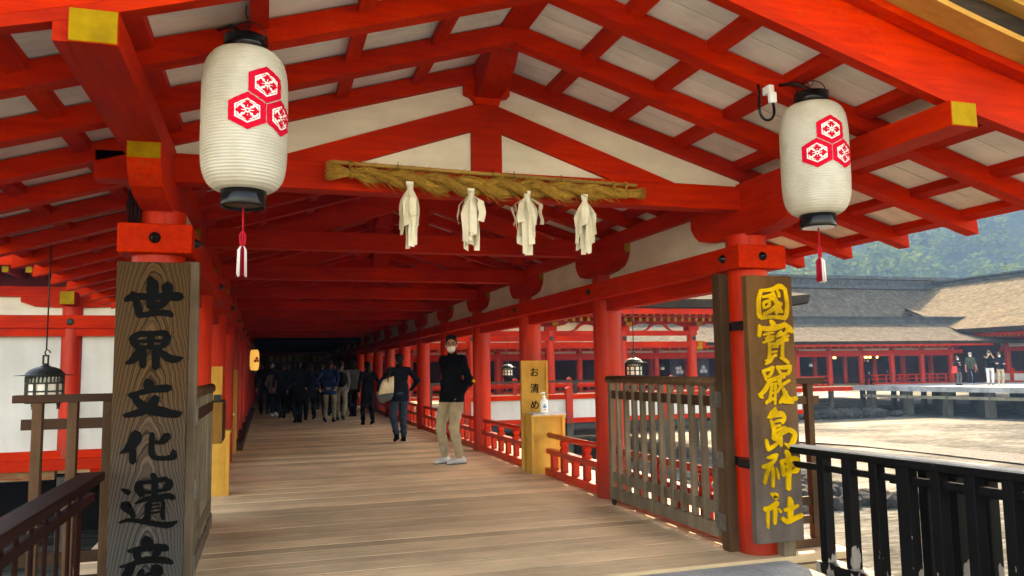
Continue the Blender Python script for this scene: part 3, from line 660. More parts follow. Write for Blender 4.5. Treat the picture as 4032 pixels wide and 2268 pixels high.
GLYPH_RIGHT = [
    [[(-68,1780,28), (-84,1731,31), (-91,1678,32), (-89,1625,33), (-78,1597,31)], [(-78,1780,20), (-27,1784,23), (20,1792,28), (68,1811,36), (95,1804,31), (115,1786,28)], [(112,1788,28), (120,1734,28), (123,1673,30), (112,1619,33), (102,1598,32)], [(-80,1597,29), (-7,1601,24), (56,1599,26), (106,1595,32)], [(-59,1738,18), (-22,1744,20), (11,1754,22)], [(19,1773,20), (30,1733,30), (44,1693,33), (63,1652,36), (85,1636,17)], [(47,1787,15), (61,1767,24), (64,1741,23)], [(-57,1698,19), (-54,1662,20)], [(-58,1697,17), (-16,1709,23), (-14,1679,20), (-50,1662,14)], [(-61,1620,17), (-12,1640,26), (36,1669,35), (77,1693,28)], [(38,1699,36), (61,1693,31)], [(-7,1736,24), (4,1722,17), (20,1733,21)], [(40,1672,32), (38,1626,26)]],
    [[(-6,1575,24), (10,1555,38), (25,1539,31)], [(-91,1545,23), (-90,1512,29), (-97,1473,28)], [(-89,1527,29), (-34,1522,32), (20,1529,39), (68,1539,36), (104,1555,28)], [(107,1545,32), (133,1519,39), (155,1498,21)], [(117,1512,31), (97,1499,14)], [(-67,1480,12), (-28,1491,17), (11,1497,12)], [(-53,1456,11), (-14,1468,17), (11,1471,11)], [(-74,1428,15), (-31,1442,20), (8,1454,16)], [(-24,1492,17), (-33,1466,18), (-39,1436,19)], [(26,1466,14), (49,1489,20), (66,1505,18)], [(32,1469,14), (72,1484,21), (104,1495,17)], [(27,1439,14), (71,1455,20), (119,1477,17)], [(73,1492,15), (83,1465,19), (101,1444,24)], [(46,1432,12), (78,1441,18), (113,1448,22)], [(-28,1423,20), (-27,1373,23), (-35,1307,27)], [(-25,1418,17), (30,1422,22), (75,1431,27)], [(73,1425,23), (66,1379,25), (65,1331,26)], [(-14,1398,12), (35,1402,17)], [(-16,1363,11), (27,1370,14)], [(-26,1328,17), (18,1345,20)], [(-14,1330,26), (-31,1307,28), (-63,1285,14)], [(-65,1308,10), (-38,1315,12)], [(44,1325,10), (78,1312,26), (106,1291,21)]],
    [[(-81,1239,20), (-67,1209,22), (-60,1176,16)], [(-84,1239,16), (-34,1251,23), (-1,1264,20)], [(-3,1261,16), (-18,1228,20), (-36,1205,19), (-60,1199,14)], [(21,1264,17), (39,1237,23), (49,1217,23)], [(21,1266,17), (75,1260,28), (126,1267,27)], [(122,1265,22), (114,1236,27), (96,1218,23), (49,1215,17)], [(-54,1173,20), (-7,1182,28), (40,1194,29), (79,1197,17)], [(-38,1169,27), (-60,1131,32), (-92,1096,27), (-123,1083,10)], [(-112,1076,26), (-92,1063,20)], [(-20,1156,23), (-31,1104,20), (-41,1058,20), (-69,1025,22)], [(-24,1149,17), (14,1154,17)], [(-30,1120,16), (13,1129,15)], [(-35,1090,13), (7,1096,16)], [(-53,1039,22), (-14,1056,21)], [(3,1155,18), (-2,1097,19), (-6,1017,18)], [(36,1191,28), (34,1155,28), (44,1128,23)], [(11,1096,16), (52,1141,21), (109,1174,18)], [(59,1121,20), (72,1082,33), (101,1048,31), (156,1052,27)], [(81,1098,19), (55,1056,28), (26,1025,20)], [(39,1040,28), (85,1035,33), (127,1024,19)]],
    [[(-3,996,12), (-11,968,45), (-38,942,39), (-63,928,8)], [(-10,948,36), (38,950,37), (57,939,32)], [(63,939,21), (58,915,27), (42,889,19)], [(-40,912,16), (-28,881,27), (-18,841,32), (-23,787,36)], [(-13,901,15), (19,907,18), (51,909,20)], [(-19,868,15), (26,876,17)], [(-8,840,17), (32,854,24), (65,863,16)], [(-22,804,23), (30,822,31), (88,843,32), (134,815,36)], [(134,815,32), (122,778,37), (98,742,36), (81,726,20)], [(81,736,27), (54,754,15)], [(-82,786,20), (-76,756,25), (-69,716,24)], [(-69,723,27), (-30,741,24), (3,763,19)], [(-7,793,40), (15,769,32), (26,738,17)], [(21,799,32), (26,745,19)]],
    [[(-77,666,12), (-42,671,29), (-5,683,25)], [(-14,673,21), (-23,650,20), (-60,622,28), (-112,608,28)], [(-61,609,24), (-83,571,27), (-106,502,23)], [(-49,609,25), (-41,568,25), (-46,476,20)], [(-16,597,11), (-7,560,19), (-3,526,13)], [(63,703,32), (77,669,37), (77,602,39), (69,522,36), (66,455,35)], [(22,642,22), (32,598,27), (34,544,27)], [(20,638,22), (76,646,29), (129,656,28)], [(131,653,32), (147,625,37), (132,579,38), (107,567,24)], [(33,598,16), (105,606,18)], [(35,554,19), (103,567,21)]],
    [[(-63,431,16), (-44,423,35), (-25,412,38), (-41,403,23)], [(-115,336,31), (-76,340,31), (-20,369,35)], [(-92,327,23), (-94,275,21), (-95,213,13)], [(-38,340,28), (-41,291,28), (-46,239,24)], [(-15,332,11), (1,311,20)], [(68,400,20), (75,363,41), (71,303,42), (66,264,36)], [(27,321,20), (73,326,28), (130,344,19)], [(10,268,27), (44,246,32), (101,262,30), (154,279,30)]],]
def brush(m, st, y, th, seed, mi=0):
    """one brush stroke as a flat raised ribbon with rounded ends"""
    rnd = random.Random(seed)
    pts = [(x/1000, z/1000, w/2000) for x, z, w in st]
    # resample with a smooth curve
    P = []
    for i in range(len(pts)-1):
        p0 = pts[max(i-1, 0)]; p1 = pts[i]; p2 = pts[i+1]; p3 = pts[min(i+2, len(pts)-1)]
        for k in range(6):
            t = k/6
            P.append(tuple(0.5*((2*b)+(-a+c)*t+(2*a-5*b+4*c-d)*t*t+(-a+3*b-3*c+d)*t**3) for a, b, c, d in zip(p0, p1, p2, p3)))
    P.append(pts[-1])
    Lf = []; Rt = []
    for i, (x, z, w) in enumerate(P):
        a = P[max(i-1, 0)]; b = P[min(i+1, len(P)-1)]
        dx, dz = b[0]-a[0], b[1]-a[1]; L = math.hypot(dx, dz) or 1e-6; nx, nz = -dz/L, dx/L
        w = max(w, 0.0015)*(1+rnd.uniform(-0.05, 0.05))
        Lf.append((x+nx*w, z+nz*w)); Rt.append((x-nx*w, z-nz*w))
    def capp(i, sg):
        x, z, w = P[i]; j = 1 if i == 0 else len(P)-2
        dx, dz = x-P[j][0], z-P[j][1]; L = math.hypot(dx, dz) or 1e-6; return (x+dx/L*w*0.75, z+dz/L*w*0.75)
    # quads as strips (front + sides)
    A = [capp(0, 0)]*1
    vs = []; fs = []
    Lf = [A[0]]+Lf+[capp(len(P)-1, 1)]; Rt = [A[0]]+Rt+[capp(len(P)-1, 1)]
    n = len(Lf)
    for yy in (y-th, y+0.002):
        vs += [(a, yy, b) for a, b in Lf]+[(a, yy, b) for a, b in Rt]
    for i in range(n-1):
        fs.append((i, i+1, n+i+1, n+i))
        fs.append((i, 2*n+i, 2*n+i+1, i+1)); fs.append((n+i, n+i+1, 3*n+i+1, 3*n+i))
    m.add(vs, fs, mi)

def sign_board(name, label, x, ztop, zbot, w, glyphs, mb, mg, th, thick, bold=1.0):
    t = thing(name, label, 'sign', (x, 4.65, 0))
    m = MB(); m.box(x-w/2, x+w/2, 4.60, 4.60+thick, zbot, ztop); m.build('board', mb, t, bevel=0.004)
    for gi, G in enumerate(glyphs):
        m = MB()
        for i, st in enumerate(G): brush(m, [(a*bold+x*1000, b, c*bold) for a, b, c in st], 4.5995-0.0004*i, th, gi*50+i)
        m.build('character', mg, t)
    return t
sl = sign_board('name_board', 'tall cedar board with black carved characters reading 世界文化遺産, on the left front column', -0.588, 1.885, 0.06, 0.362, GLYPH_LEFT, SIGNL, BLACKINK, 0.004, 0.045, 1.08)
sr = sign_board('name_board', 'tall dark board with raised yellow characters reading 國寶嚴島神社, on the right front column', 3.262, 1.885, 0.112, 0.362, GLYPH_RIGHT, SIGNR, GOLD, 0.010, 0.055, 1.06)
for z in (0.62, 1.55):      # iron straps holding the right board
    m = MB(); m.lathe([(0.143, z-0.03), (0.147, z-0.03), (0.147, z+0.03), (0.143, z+0.03)], (XR, Y0, 0), 32, 0, True, cap=False); m.box(3.085, 3.115, 4.655, 4.80, z-0.03, z+0.03); m.build('strap', LACQ, sr)
m = MB(); m.box(3.33, 3.42, 4.665, 4.74, 0.0, 0.10); m.build('foot_block', GREYW, sr)

# ------------------------------------------------------------------ big paper lanterns
def star_fill(outline, rings, f):
    """fill a star-shaped outline (around 0,0) with rings and map each point through f"""
    n = len(outline); vs = [f(0, 0)]; fs = []
    for j in range(1, rings+1):
        s = j/rings
        for u, v in outline: vs.append(f(u*s, v*s))
    for k in range(n): fs.append((0, 1+k, 1+(k+1) % n))
    for j in range(rings-1):
        for k in range(n):
            a = 1+j*n; b = a+n; k2 = (k+1) % n; fs.append((a+k, b+k, b+k2, a+k2))
    return vs, fs
def hexpts(r, sub=5):
    c = [(r*math.sin(R(60*k)), r*math.cos(R(60*k))) for k in range(6)]
    out = []
    for i in range(6):
        a, b = c[i], c[(i+1) % 6]
        for k in range(sub): t = k/sub; out.append((a[0]+(b[0]-a[0])*t, a[1]+(b[1]-a[1])*t))
    return out
LR, LH = 0.172, 0.60
def lrad(t):
    """lantern radius at height fraction t in 0..1"""
    u = abs(t*2-1)
    return LR*(0.50+0.50*math.sqrt(max(0.0, 1-u**5.5)))
def shade_r(a, h, seed):
    f = min(1, max(0, h/LH)); rip = 0.0036*abs(math.sin(math.pi*f*46))-0.0015
    return (lrad(f)+rip)*(1+0.006*math.cos(8*a)+0.003*math.sin(3*a+h*21+seed)*math.sin(h*37+2*a))
def paper_lantern(label, x, y, zb, sc=1.0, crest_dir=None, zhang=None, seed=0, tass=True):
    t = thing('paper_lantern', label, 'lantern', (x, y, zb), 0, 'lanterns under the gable roof')
    m = MB(); nr = 46; n = 64; vs = []; fs = []; prof = list(range(nr*4+1))
    for i in prof:
        h = LH*i/(nr*4)
        for k in range(n):
            a = 2*math.pi*k/n; r = shade_r(a, h, seed); vs.append((x+r*math.cos(a), y+r*math.sin(a), zb+h))
    for i in range(len(prof)-1):
        for k in range(n): k2 = (k+1) % n; fs.append((i*n+k, i*n+k2, (i+1)*n+k2, (i+1)*n+k))
    m.add(vs, fs, 0, True); sh = m.build('paper_shade', PAPER, t)
    rr = LR*0.515
    m = MB(); m.lathe([(rr-0.006, -0.060), (rr-0.004, -0.066), (rr+0.002, -0.066), (rr+0.004, -0.06), (rr+0.004, 0.006), (rr-0.002, 0.010)], (x, y, zb), 40, cap=False); m.lathe([(0.001, -0.058), (rr-0.004, -0.058)], (x, y, zb), 40, cap=False); m.build('bottom_rim', LACQ, t)
    if seed:
        m = MB(); m.lathe([(0.001, -0.0675), (rr-0.006, -0.0675)], (x, y, zb), 32, cap=False); m.build('base_disc', WHITEP, t)
    m = MB(); m.lathe([(rr-0.004, -0.008), (rr+0.002, -0.008), (rr+0.002, 0.062), (rr-0.008, 0.062), (rr-0.012, 0.02)], (x, y, zb+LH), 40, cap=False)
    m.lathe([(0.001, 0.018), (rr-0.01, 0.018)], (x, y, zb+LH), 40, cap=False); m.build('top_rim', LACQ, t)
    # crest: three crimson hexagons, each with a white ring and a four-lobed flower
    a0 = crest_dir
    for (cu, cv) in ((0.0, 0.080), (-0.0755, -0.041), (0.0755, -0.041)):
        def mp(off, cu=cu, cv=cv):
            def f(u, v):
                U, V = cu+u*1.10, 0.335+cv+v; a = a0+U/LR; r = shade_r(a, V, seed)+off*0.8+0.0012
                return (x+r*math.cos(a), y+r*math.sin(a), zb+V)
            return f
        m = MB(); H = 0.0775
        for rad, off, mi in ((H, 0.0026, 0), (H*0.66, 0.0034, 1), (H*0.575, 0.0040, 0), (H*0.535, 0.0046, 1)):
            v_, f_ = star_fill(hexpts(rad, 8), 14, mp(off)); m.add(v_, f_, mi)
        for q in range(4):     # petals
            aa = R(90*q); L = H*0.50
            pet = []
            for k in range(28):
                th = 2*math.pi*k/28; pr = 0.5*L*(1+0.10*math.cos(5*th))*(0.62 if math.cos(th) < 0 else 0.95+0.06*math.cos(4*th))
                pet.append((pr*math.sin(th)*0.92, pr*math.cos(th)))
            def fp(u, v, aa=aa, g=mp(0.0068), L=L): v2 = v+L*0.52; return g(u*math.cos(aa)+v2*math.sin(aa), -u*math.sin(aa)+v2*math.cos(aa))
            v_, f_ = star_fill(pet, 7, fp); m.add(v_, f_, 0)
            w = 0.0022
            def fq(u, v, aa=aa+R(0), g=mp(0.0082)): return g(u*math.cos(aa)+v*math.sin(aa), -u*math.sin(aa)+v*math.cos(aa))
            m.add([fq(-w, L*0.1), fq(w, L*0.1), fq(w*.5, L*0.55), fq(-w*.5, L*0.55)], [(0, 1, 2, 3)], 1)
        v_, f_ = star_fill([(0.0075*math.sin(k*math.pi/8), 0.0075*math.cos(k*math.pi/8)) for k in range(16)], 1, mp(0.0085)); m.add(v_, f_, 1)
        v_, f_ = star_fill([(0.0045*math.sin(k*math.pi/8), 0.0045*math.cos(k*math.pi/8)) for k in range(16)], 1, mp(0.0092)); m.add(v_, f_, 0)
        m.build('crest', [CRIM, WHITEP], sh)
    # wire bail and hook
    zt = zb+LH+0.05
    m = MB(); pts = [(x-rr*math.cos(R(th)), y+rr*0.25*math.sin(R(th)*2), zt+0.085*math.sin(R(th))) for th in range(0, 181, 12)]
    m.tube(pts, 0.0028, 6); zh = zhang or zt+0.16
    m.tube([(x, y, zt+0.085), (x+0.006, y, zt+0.10), (x-0.004, y, zt+0.12), (x, y, zh)], 0.0025, 6)
    m.tube([(x-0.02, y, zt+0.07), (x-0.005, y, zt+0.055), (x+0.012, y, zt+0.065), (x+0.02, y, zt+0.09)], 0.0022, 6)
    m.build('hanger_wire', IRON, t)
    m = MB(); m.tube([(x+0.01, y, zt-0.03), (x-0.005, y, zt+0.03), (x-0.06, y+0.03, zt+0.075), (x-0.12, y+0.12, zt+0.09)], 0.009, 8); m.build('power_cable', LACQ, t)
    if tass:
        z0 = zb-0.065
        m = MB(); m.tube([(x, y, z0), (x+0.001, y, z0-0.10)], 0.0045, 6)
        for s in (-1, 1): m.tube([(x, y, z0-0.10), (x+s*0.011, y, z0-0.118), (x+s*0.009, y, z0-0.15), (x+s*0.002, y, z0-0.165)], 0.0045, 6)
        m.tube([(x, y, z0-0.10), (x, y, z0-0.17)], 0.004, 6)
        cd = m.build('cord', CORD, t)
        m = MB(); rnd = random.Random(seed)
        for k in range(46):
            a = rnd.uniform(0, 2*math.pi); r = (0.024 if seed else 0.018)*math.sqrt(rnd.random()); dx, dy = math.cos(a)*r, math.sin(a)*r
            L = rnd.uniform(0.115, 0.128)
            red = (dx*0.955-dy*0.296 < 0.001) if seed else abs(dx) < 0.008
            m.tube([(x+dx*0.4, y+dy*0.4, z0-0.165), (x+dx, y+dy, z0-0.18), (x+dx*1.15, y+dy*1.15, z0-0.165-L)], 0.0028, 5, 0 if red else 1)
        m.build('tassel', [TASR, TASW], t)
    return t
paper_lantern('big white ribbed paper lantern with a red triple-hexagon crest, left of the straw rope', -0.103, 3.42, 2.035, 1, R(-60), 2.90, 0)
paper_lantern('white ribbed paper lantern with a red triple-hexagon crest, beside the right name board', 2.775, 3.46, 2.065, 1, R(-99), 2.87, 1)
# small plug with a looping flex beside the right lantern
t = thing('power_plug', 'small white plug with a looping black cable under the rafters', 'plug', (2.585, 3.53, 2.70))
m = MB(); m.box(2.565, 2.605, 3.52, 3.55, 2.685, 2.745); m.box(2.568, 2.602, 3.535, 3.60, 2.745, 2.79); m.build('plug_body', PLASTICW, t, bevel=0.006)
m = MB(); m.tube([(2.588, 3.535, 2.69)]+[(2.543+0.046*math.cos(a), 3.53, 2.64-0.055*math.sin(a)) for a in [math.pi*k/10 for k in range(0, 11)]]+[(2.50, 3.535, 2.69), (2.525, 3.56, 2.74), (2.53, 3.58, 2.80)], 0.0075, 8); m.build('cable', LACQ, t)
t = thing('cable_bundle', 'bundle of dark brown cables running up behind the left column head', 'cables', (-0.72, 4.75, 2.11))
m = MB()
for i in range(4): m.tube([(-0.735+0.018*i, 4.74-0.012*i, 2.112), (-0.745+0.02*i, 4.74, 2.22), (-0.72+0.012*i, 4.73, 2.33), (-0.725+0.012*i, 4.72, 2.46)], 0.011, 7)
m.build('cable', DKRED, t)

# ------------------------------------------------------------------ straw rope, bamboo pole, paper streamers
def rope_z(x): return 2.466-0.052*min(1, max(0, (x-0.42)/0.75))**0.8 if x < 1.2 else 2.414+0.012*max(0, (x-1.2)/1.1)
RY = 4.70
rope = thing('straw_rope', 'thick twisted straw rope hung across the beam under the gable', 'rope', (1.36, RY, 2.42))
rnd = random.Random(21)
def rrad(x):
    a = (x-0.46)/(2.24-0.46); return 0.022+0.026*math.sin(math.pi*min(1, max(0, a)))**0.6
for ph in (0, math.pi):
    m = MB(); pts = []; rs = []
    for i in range(181):
        x = 0.44+(2.26-0.44)*i/180; r = rrad(x)*0.70; a = ph+2*math.pi*(x-0.44)/0.42
        pts.append((x, RY+r*math.cos(a), rope_z(x)+r*math.sin(a))); rs.append(rrad(x)*0.70)
    m.tube(pts, [r*0.93 for r in rs], 14)
    for k in range(2600):         # straws lying along the strand
        i = rnd.randrange(2, 172); L = rnd.randrange(4, 9); seg = []
        p0 = Vector(pts[i]); a1 = rnd.uniform(0, 2*math.pi); tw = rnd.uniform(-0.5, 0.5); lift = rnd.uniform(0.0, 0.004) if rnd.random() < .86 else rnd.uniform(.01, .06)
        for j in range(5):
            q = Vector(pts[min(180, i+int(L*j/4))]); rr_ = rs[min(180, i+int(L*j/4))]*(0.95)+lift*j/4
            aa = a1+tw*j/4+ph
            seg.append((q.x, q.y+rr_*math.cos(aa), q.z+rr_*math.sin(aa)))
        m.tube(seg, [0.0014, 0.0019, 0.0018, 0.0014, 0.0006], 4)
    m.build('strand', STRAW, rope)
for name, x0, sg, spread, ln in (('brush_end', 0.47, -1, 0.055, 0.145), ('brush_end', 2.23, 1, 0.036, 0.16)):
    m = MB(); rnd = random.Random(5 if sg < 0 else 6)
    for k in range(420):
        a = rnd.uniform(0, 2*math.pi); q = math.sqrt(rnd.random()); dy, dz = math.cos(a)*q, math.sin(a)*q
        L = ln*rnd.uniform(0.8, 1.08); z0 = rope_z(x0)
        m.tube([(x0-sg*0.03, RY+dy*0.02, z0+dz*0.02), (x0+sg*0.03, RY+dy*0.024, z0+dz*0.024), (x0+sg*L*0.7, RY+dy*spread*.75, z0+dz*spread*.8+0.004), (x0+sg*L, RY+dy*spread*1.05, z0+dz*spread*1.1+0.006)], [0.003, 0.0026, 0.002, 0.001], 4)
    m.build(name, STRAW, rope)
for x in (0.465, 2.175, 2.262):
    m = MB()
    for d in (-0.006, 0.006): m.tube([(x+d, RY+0.030*math.cos(a), rope_z(x)+0.032*math.sin(a)) for a in [2*math.pi*k/12 for k in range(13)]], 0.005, 6)
    m.tube([(x-0.012, RY-0.02, rope_z(x)+0.03), (x+0.012, RY-0.012, rope_z(x)+0.058), (x-0.01, RY, rope_z(x)+0.075)], 0.008, 6); m.build('binding', STRAW, rope)
bam = thing('bamboo_pole', 'thin dried bamboo pole the straw rope is tied to', 'pole', (1.35, RY+0.045, 2.5))
m = MB(); pts = []; rs = []
for i in range(121):
    f = i/120; x = 0.345+2.02*f; pts.append((x, RY+0.045, 2.532-0.038*f)); nd = min(abs(f-q) for q in (0.02, 0.13, 0.25, 0.385, 0.52, 0.655, 0.79, 0.915))
    rs.append(0.0125+(0.0028 if nd < 0.004 else 0))
m.tube(pts, rs, 12); m.build('cane', BAMBOO, bam)
for f in (0.2, 0.5, 0.57, 0.73):
    x = 0.345+2.02*f; z = 2.532-0.038*f; m = MB(); m.tube([(x, RY+0.045+0.015*math.cos(a), z+0.015*math.sin(a)) for a in [2*math.pi*k/10 for k in range(11)]]+[(x+0.008, RY+0.05, z+0.035)], 0.0025, 5); m.build('tie_wire', IRON, bam)
def streamer(x, ztop, seed, label):
    rnd = random.Random(seed)
    y = RY-0.045
    o = MB()
    # knotted top strip
    o.hexa([(x-0.02, y-0.006, ztop-0.012), (x+0.02, y-0.006, ztop-0.012), (x+0.02, y+0.006, ztop-0.012), (x-0.02, y+0.006, ztop-0.012), (x-0.022, y-0.006, ztop+0.022), (x+0.022, y-0.006, ztop+0.022), (x+0.022, y+0.006, ztop+0.022), (x-0.022, y+0.006, ztop+0.022)])
    o.tube([(x, y, ztop), (x+0.004, y, ztop-0.05), (x, y, ztop-0.10)], [0.018, 0.020, 0.024], 8)
    for k in range(17+2*(seed % 3)):
        tier = k % 4; a = k*2.399+seed+rnd.uniform(-.35, .35); wid = rnd.uniform(0.032, 0.052)
        L = (0.20, 0.27, 0.33, 0.375)[tier]*rnd.uniform(0.88, 1.04); sp = (0.070, 0.058, 0.044, 0.026)[tier]*rnd.uniform(0.5, 1.25); dxs = math.cos(a); dys = math.sin(a)*0.75
        n = 10; L0 = []; R0 = []; tw = rnd.uniform(-0.6, 0.6); ph = rnd.uniform(0, 6); fold = rnd.uniform(0.25, 0.45); sl = rnd.uniform(-0.35, 0.35)
        for j in range(n):
            f = j/(n-1); g = max(0, f-0.10)/0.90
            r = 0.010+sp*(g/fold)**0.9 if g < fold else 0.010+sp*(1.0+0.10*math.sin(8*g+ph)-0.10*(g-fold))
            cx_ = x+dxs*r; cy_ = y+dys*r; cz_ = ztop-f*L
            t_ = a+tw*f+0.25*math.sin(5*f+ph); tx, ty = -math.sin(t_), math.cos(t_); ww = wid*(0.40+0.60*min(1, g*3))/2
            e_ = sl*ww if j == n-1 else 0
            L0.append((cx_-tx*ww, cy_-ty*ww, cz_+e_)); R0.append((cx_+tx*ww, cy_+ty*ww, cz_-e_))
        o.add(L0+R0, [(j, j+1, n+j+1, n+j) for j in range(n-1)], 0, False)
    w = o.build('paper_streamer', PAPERM, None, org=(x, y, ztop))
    w.modifiers.new('s', 'SOLIDIFY').thickness = 0.0006
    return tag(w, label, 'streamer', 'paper streamers hanging from the straw rope')
streamer(0.81, 2.395, 1, 'white folded paper streamer nearest the left end of the straw rope')
streamer(1.19, 2.372, 2, 'white folded paper streamer second from the left on the straw rope')
streamer(1.555, 2.375, 3, 'white folded paper streamer second from the right on the straw rope')
streamer(1.945, 2.372, 4, 'white folded paper streamer nearest the right end of the straw rope')

# ------------------------------------------------------------------ lattice gates folded back against the columns
def lattice_gate(x, sg, label):
    """open gate leaf standing along y; sg=+1: its face looks towards -x"""
    t = thing('lattice_gate', label, 'gate', (x, 5.0, 0), 0, 'open lattice gates of the walkway')
    y0, y1 = 5.06, 6.93
    m = MB(); m.tube([(x, y0-0.03, 1.165), (x, y1+0.04, 1.165)], 0.034, 10); m.box(x-0.032, x+0.032, y0-0.03, y1+0.04, 1.135, 1.165); m.build('top_rail', BROWNW, t)
    m = MB(); m.box(x-0.028, x+0.028, y0, y1, 0.065, 0.165); m.build('bottom_rail', GREYW, t, bevel=0.004)
    for z0, z1, nm in ((0.985, 1.06, 'cross_rail'), (0.225, 0.305, 'cross_rail')):
        m = MB(); m.box(x-0.012, x+0.02, y0+0.05, y1-0.02, z0, z1); m.build(nm, BROWNX if z0 > .5 else GREYW, t)
    n = 12
    for i in range(n):
        yy = y0+0.03+(y1-y0-0.06)*i/(n-1); w = 0.032 if 0 < i < n-1 else 0.045
        m = MB(); m.box(x-0.026, x+0.018, yy-w/2*1.25, yy+w/2*1.25, 0.166, 1.134); m.build('slat', GREYW, t, bevel=0.002)
    m = MB(); m.lathe([(0.0, -0.012), (0.03, -0.012), (0.03, 0.012), (0.0, 0.012)], (x, y1-0.03, 0.032), 16, 0, False, 'x', cap=False); m.box(x-0.016, x+0.016, y1-0.05, y1-0.01, 0.035, 0.075); m.build('caster', IRON, t)
    px = x+0.005
    m = MB(); m.box(px-0.045, px+0.04, 4.905, 5.005, 0.0, 1.93); m.build('hinge_post', GREYW if sg < 0 else BROWNW, t, bevel=0.004)
    for z in (1.04, 0.62, 0.19):
        m = MB(); f = px-0.046
        if sg > 0: m.box(f-0.004, f, 4.94, 5.003, z-0.055, z+0.055); m.box(x-0.032, x-0.027, 5.02, 5.09, z-0.055, z+0.055); m.cyl((x-0.037, 5.012), 0.008, z-0.055, z+0.055, 8)
        else: m.box(px+0.041, px+0.045, 4.94, 5.003, z-0.055, z+0.055); m.box(x+0.02, x+0.026, 5.02, 5.09, z-0.055, z+0.055); m.cyl((x+0.045, 5.012), 0.008, z-0.055, z+0.055, 8)
        m.build('hinge', mat('worn_steel', (0.25, 0.24, 0.22), (0.14, 0.13, 0.12), (30, 30, 30), 0.4, 0.3, metal=0.8) if z == 1.04 else bpy.data.materials['worn_steel'], t)
    return t
lattice_gate(3.105, 1, 'open slatted wooden gate on the right side of the walkway, by the yellow-lettered board')
lg = lattice_gate(-0.43, -1, 'open slatted wooden gate on the left side, behind the black-lettered board')

def wing_fence(label, xs_post, xa, xb, y):
    t = thing('wing_fence', label, 'fence', ((xa+xb)/2, y, 0), 0, 'short lattice wing fences beside the front columns')
    m = MB(); m.box(xa, xb, y-0.03, y+0.045, 1.14, 1.182); m.build('top_rail', BROWNX, t, bevel=0.003)
    for z0, z1 in ((0.995, 1.052), (0.285, 0.345), (0.16, 0.215)):
        m = MB(); m.box(xa+0.04*(1 if xa < 0 else 0), xb-0.04*(0 if xa < 0 else 1), y-0.004, y+0.02, z0, z1); m.build('cross_rail', BROWNX if xa < 0 else BROWNW, t)
    for xp in xs_post:
        m = MB(); m.box(xp-0.024, xp+0.024, y-0.02, y+0.035, 0.06, 1.14); m.build('post', BROWNW, t, bevel=0.003)
    m = MB(); m.box(xa, xb, y-0.03, y+0.04, -0.02, 0.06); m.build('sill', BROWNW, t)
    return t
wing_fence('short brown lattice fence to the left of the black-lettered board', (-1.172, -1.003, -0.83), -1.29, -0.76, 4.86)
wing_fence('short brown lattice fence to the right of the yellow-lettered board', (3.735, 3.53), 3.42, 3.858, 4.86)

# ------------------------------------------------------------------ painted fences at the edge of the paving
def edge_fence(label, x0, dxdy, y0, y1, ztop, mrail, mslat, posts, sp, thick=0.075, zb=0.0):
    t = thing('slat_fence', label, 'fence', (x0, y0, 0))
    def X(y): return x0+dxdy*(y0-y)
    def seg(m, ya, yb, w0, w1, z0, z1): m.hexa([(X(ya)+w0, ya, z0), (X(ya)+w1, ya, z0), (X(yb)+w1, yb, z0), (X(yb)+w0, yb, z0), (X(ya)+w0, ya, z1), (X(ya)+w1, ya, z1), (X(yb)+w1, yb, z1), (X(yb)+w0, yb, z1)])
    m = MB(); seg(m, y1, y0+0.28, -0.05, 0.06, ztop-0.05, ztop-0.006); m.build('hand_rail', mrail, t, bevel=0.006)
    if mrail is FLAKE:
        m = MB(); seg(m, y1, y0+0.28, -0.053, 0.063, ztop-0.006, ztop+0.004); m.build('rail_glare_strip', GREYDECK, t)  # pale strip added for the sun glare along the worn rail top
    m = MB(); seg(m, y1, y0+0.25, -0.012, 0.02, ztop-0.145, ztop-0.105); m.build('cross_rail', mslat, t)
    m = MB(); seg(m, y1, y0+0.05, -0.06, 0.07, zb-0.07, zb+0.035); m.build('sill', mslat, t, bevel=0.006)
    y = y0; i = 0
    while y > y1:
        w = (0.058 if thick > 0.05 else 0.036) if i not in posts else 0.085
        m = MB(); seg(m, y-w/2, y+w/2, -thick/2, thick/2, zb+0.035, ztop-0.05); m.build('slat' if i not in posts else 'post', mslat, t, bevel=0.004); y -= sp; i += 1
    return t
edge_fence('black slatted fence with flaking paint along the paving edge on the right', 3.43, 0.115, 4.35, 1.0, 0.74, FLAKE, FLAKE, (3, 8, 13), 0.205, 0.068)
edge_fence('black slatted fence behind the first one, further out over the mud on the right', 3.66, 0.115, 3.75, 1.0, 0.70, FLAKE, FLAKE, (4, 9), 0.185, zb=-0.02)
edge_fence('dark red slatted fence at the lower left corner', -0.84, 0.0, 4.27, 0.6, 0.80, DKRED, DKRED, (0, 6), 0.20, 0.012)

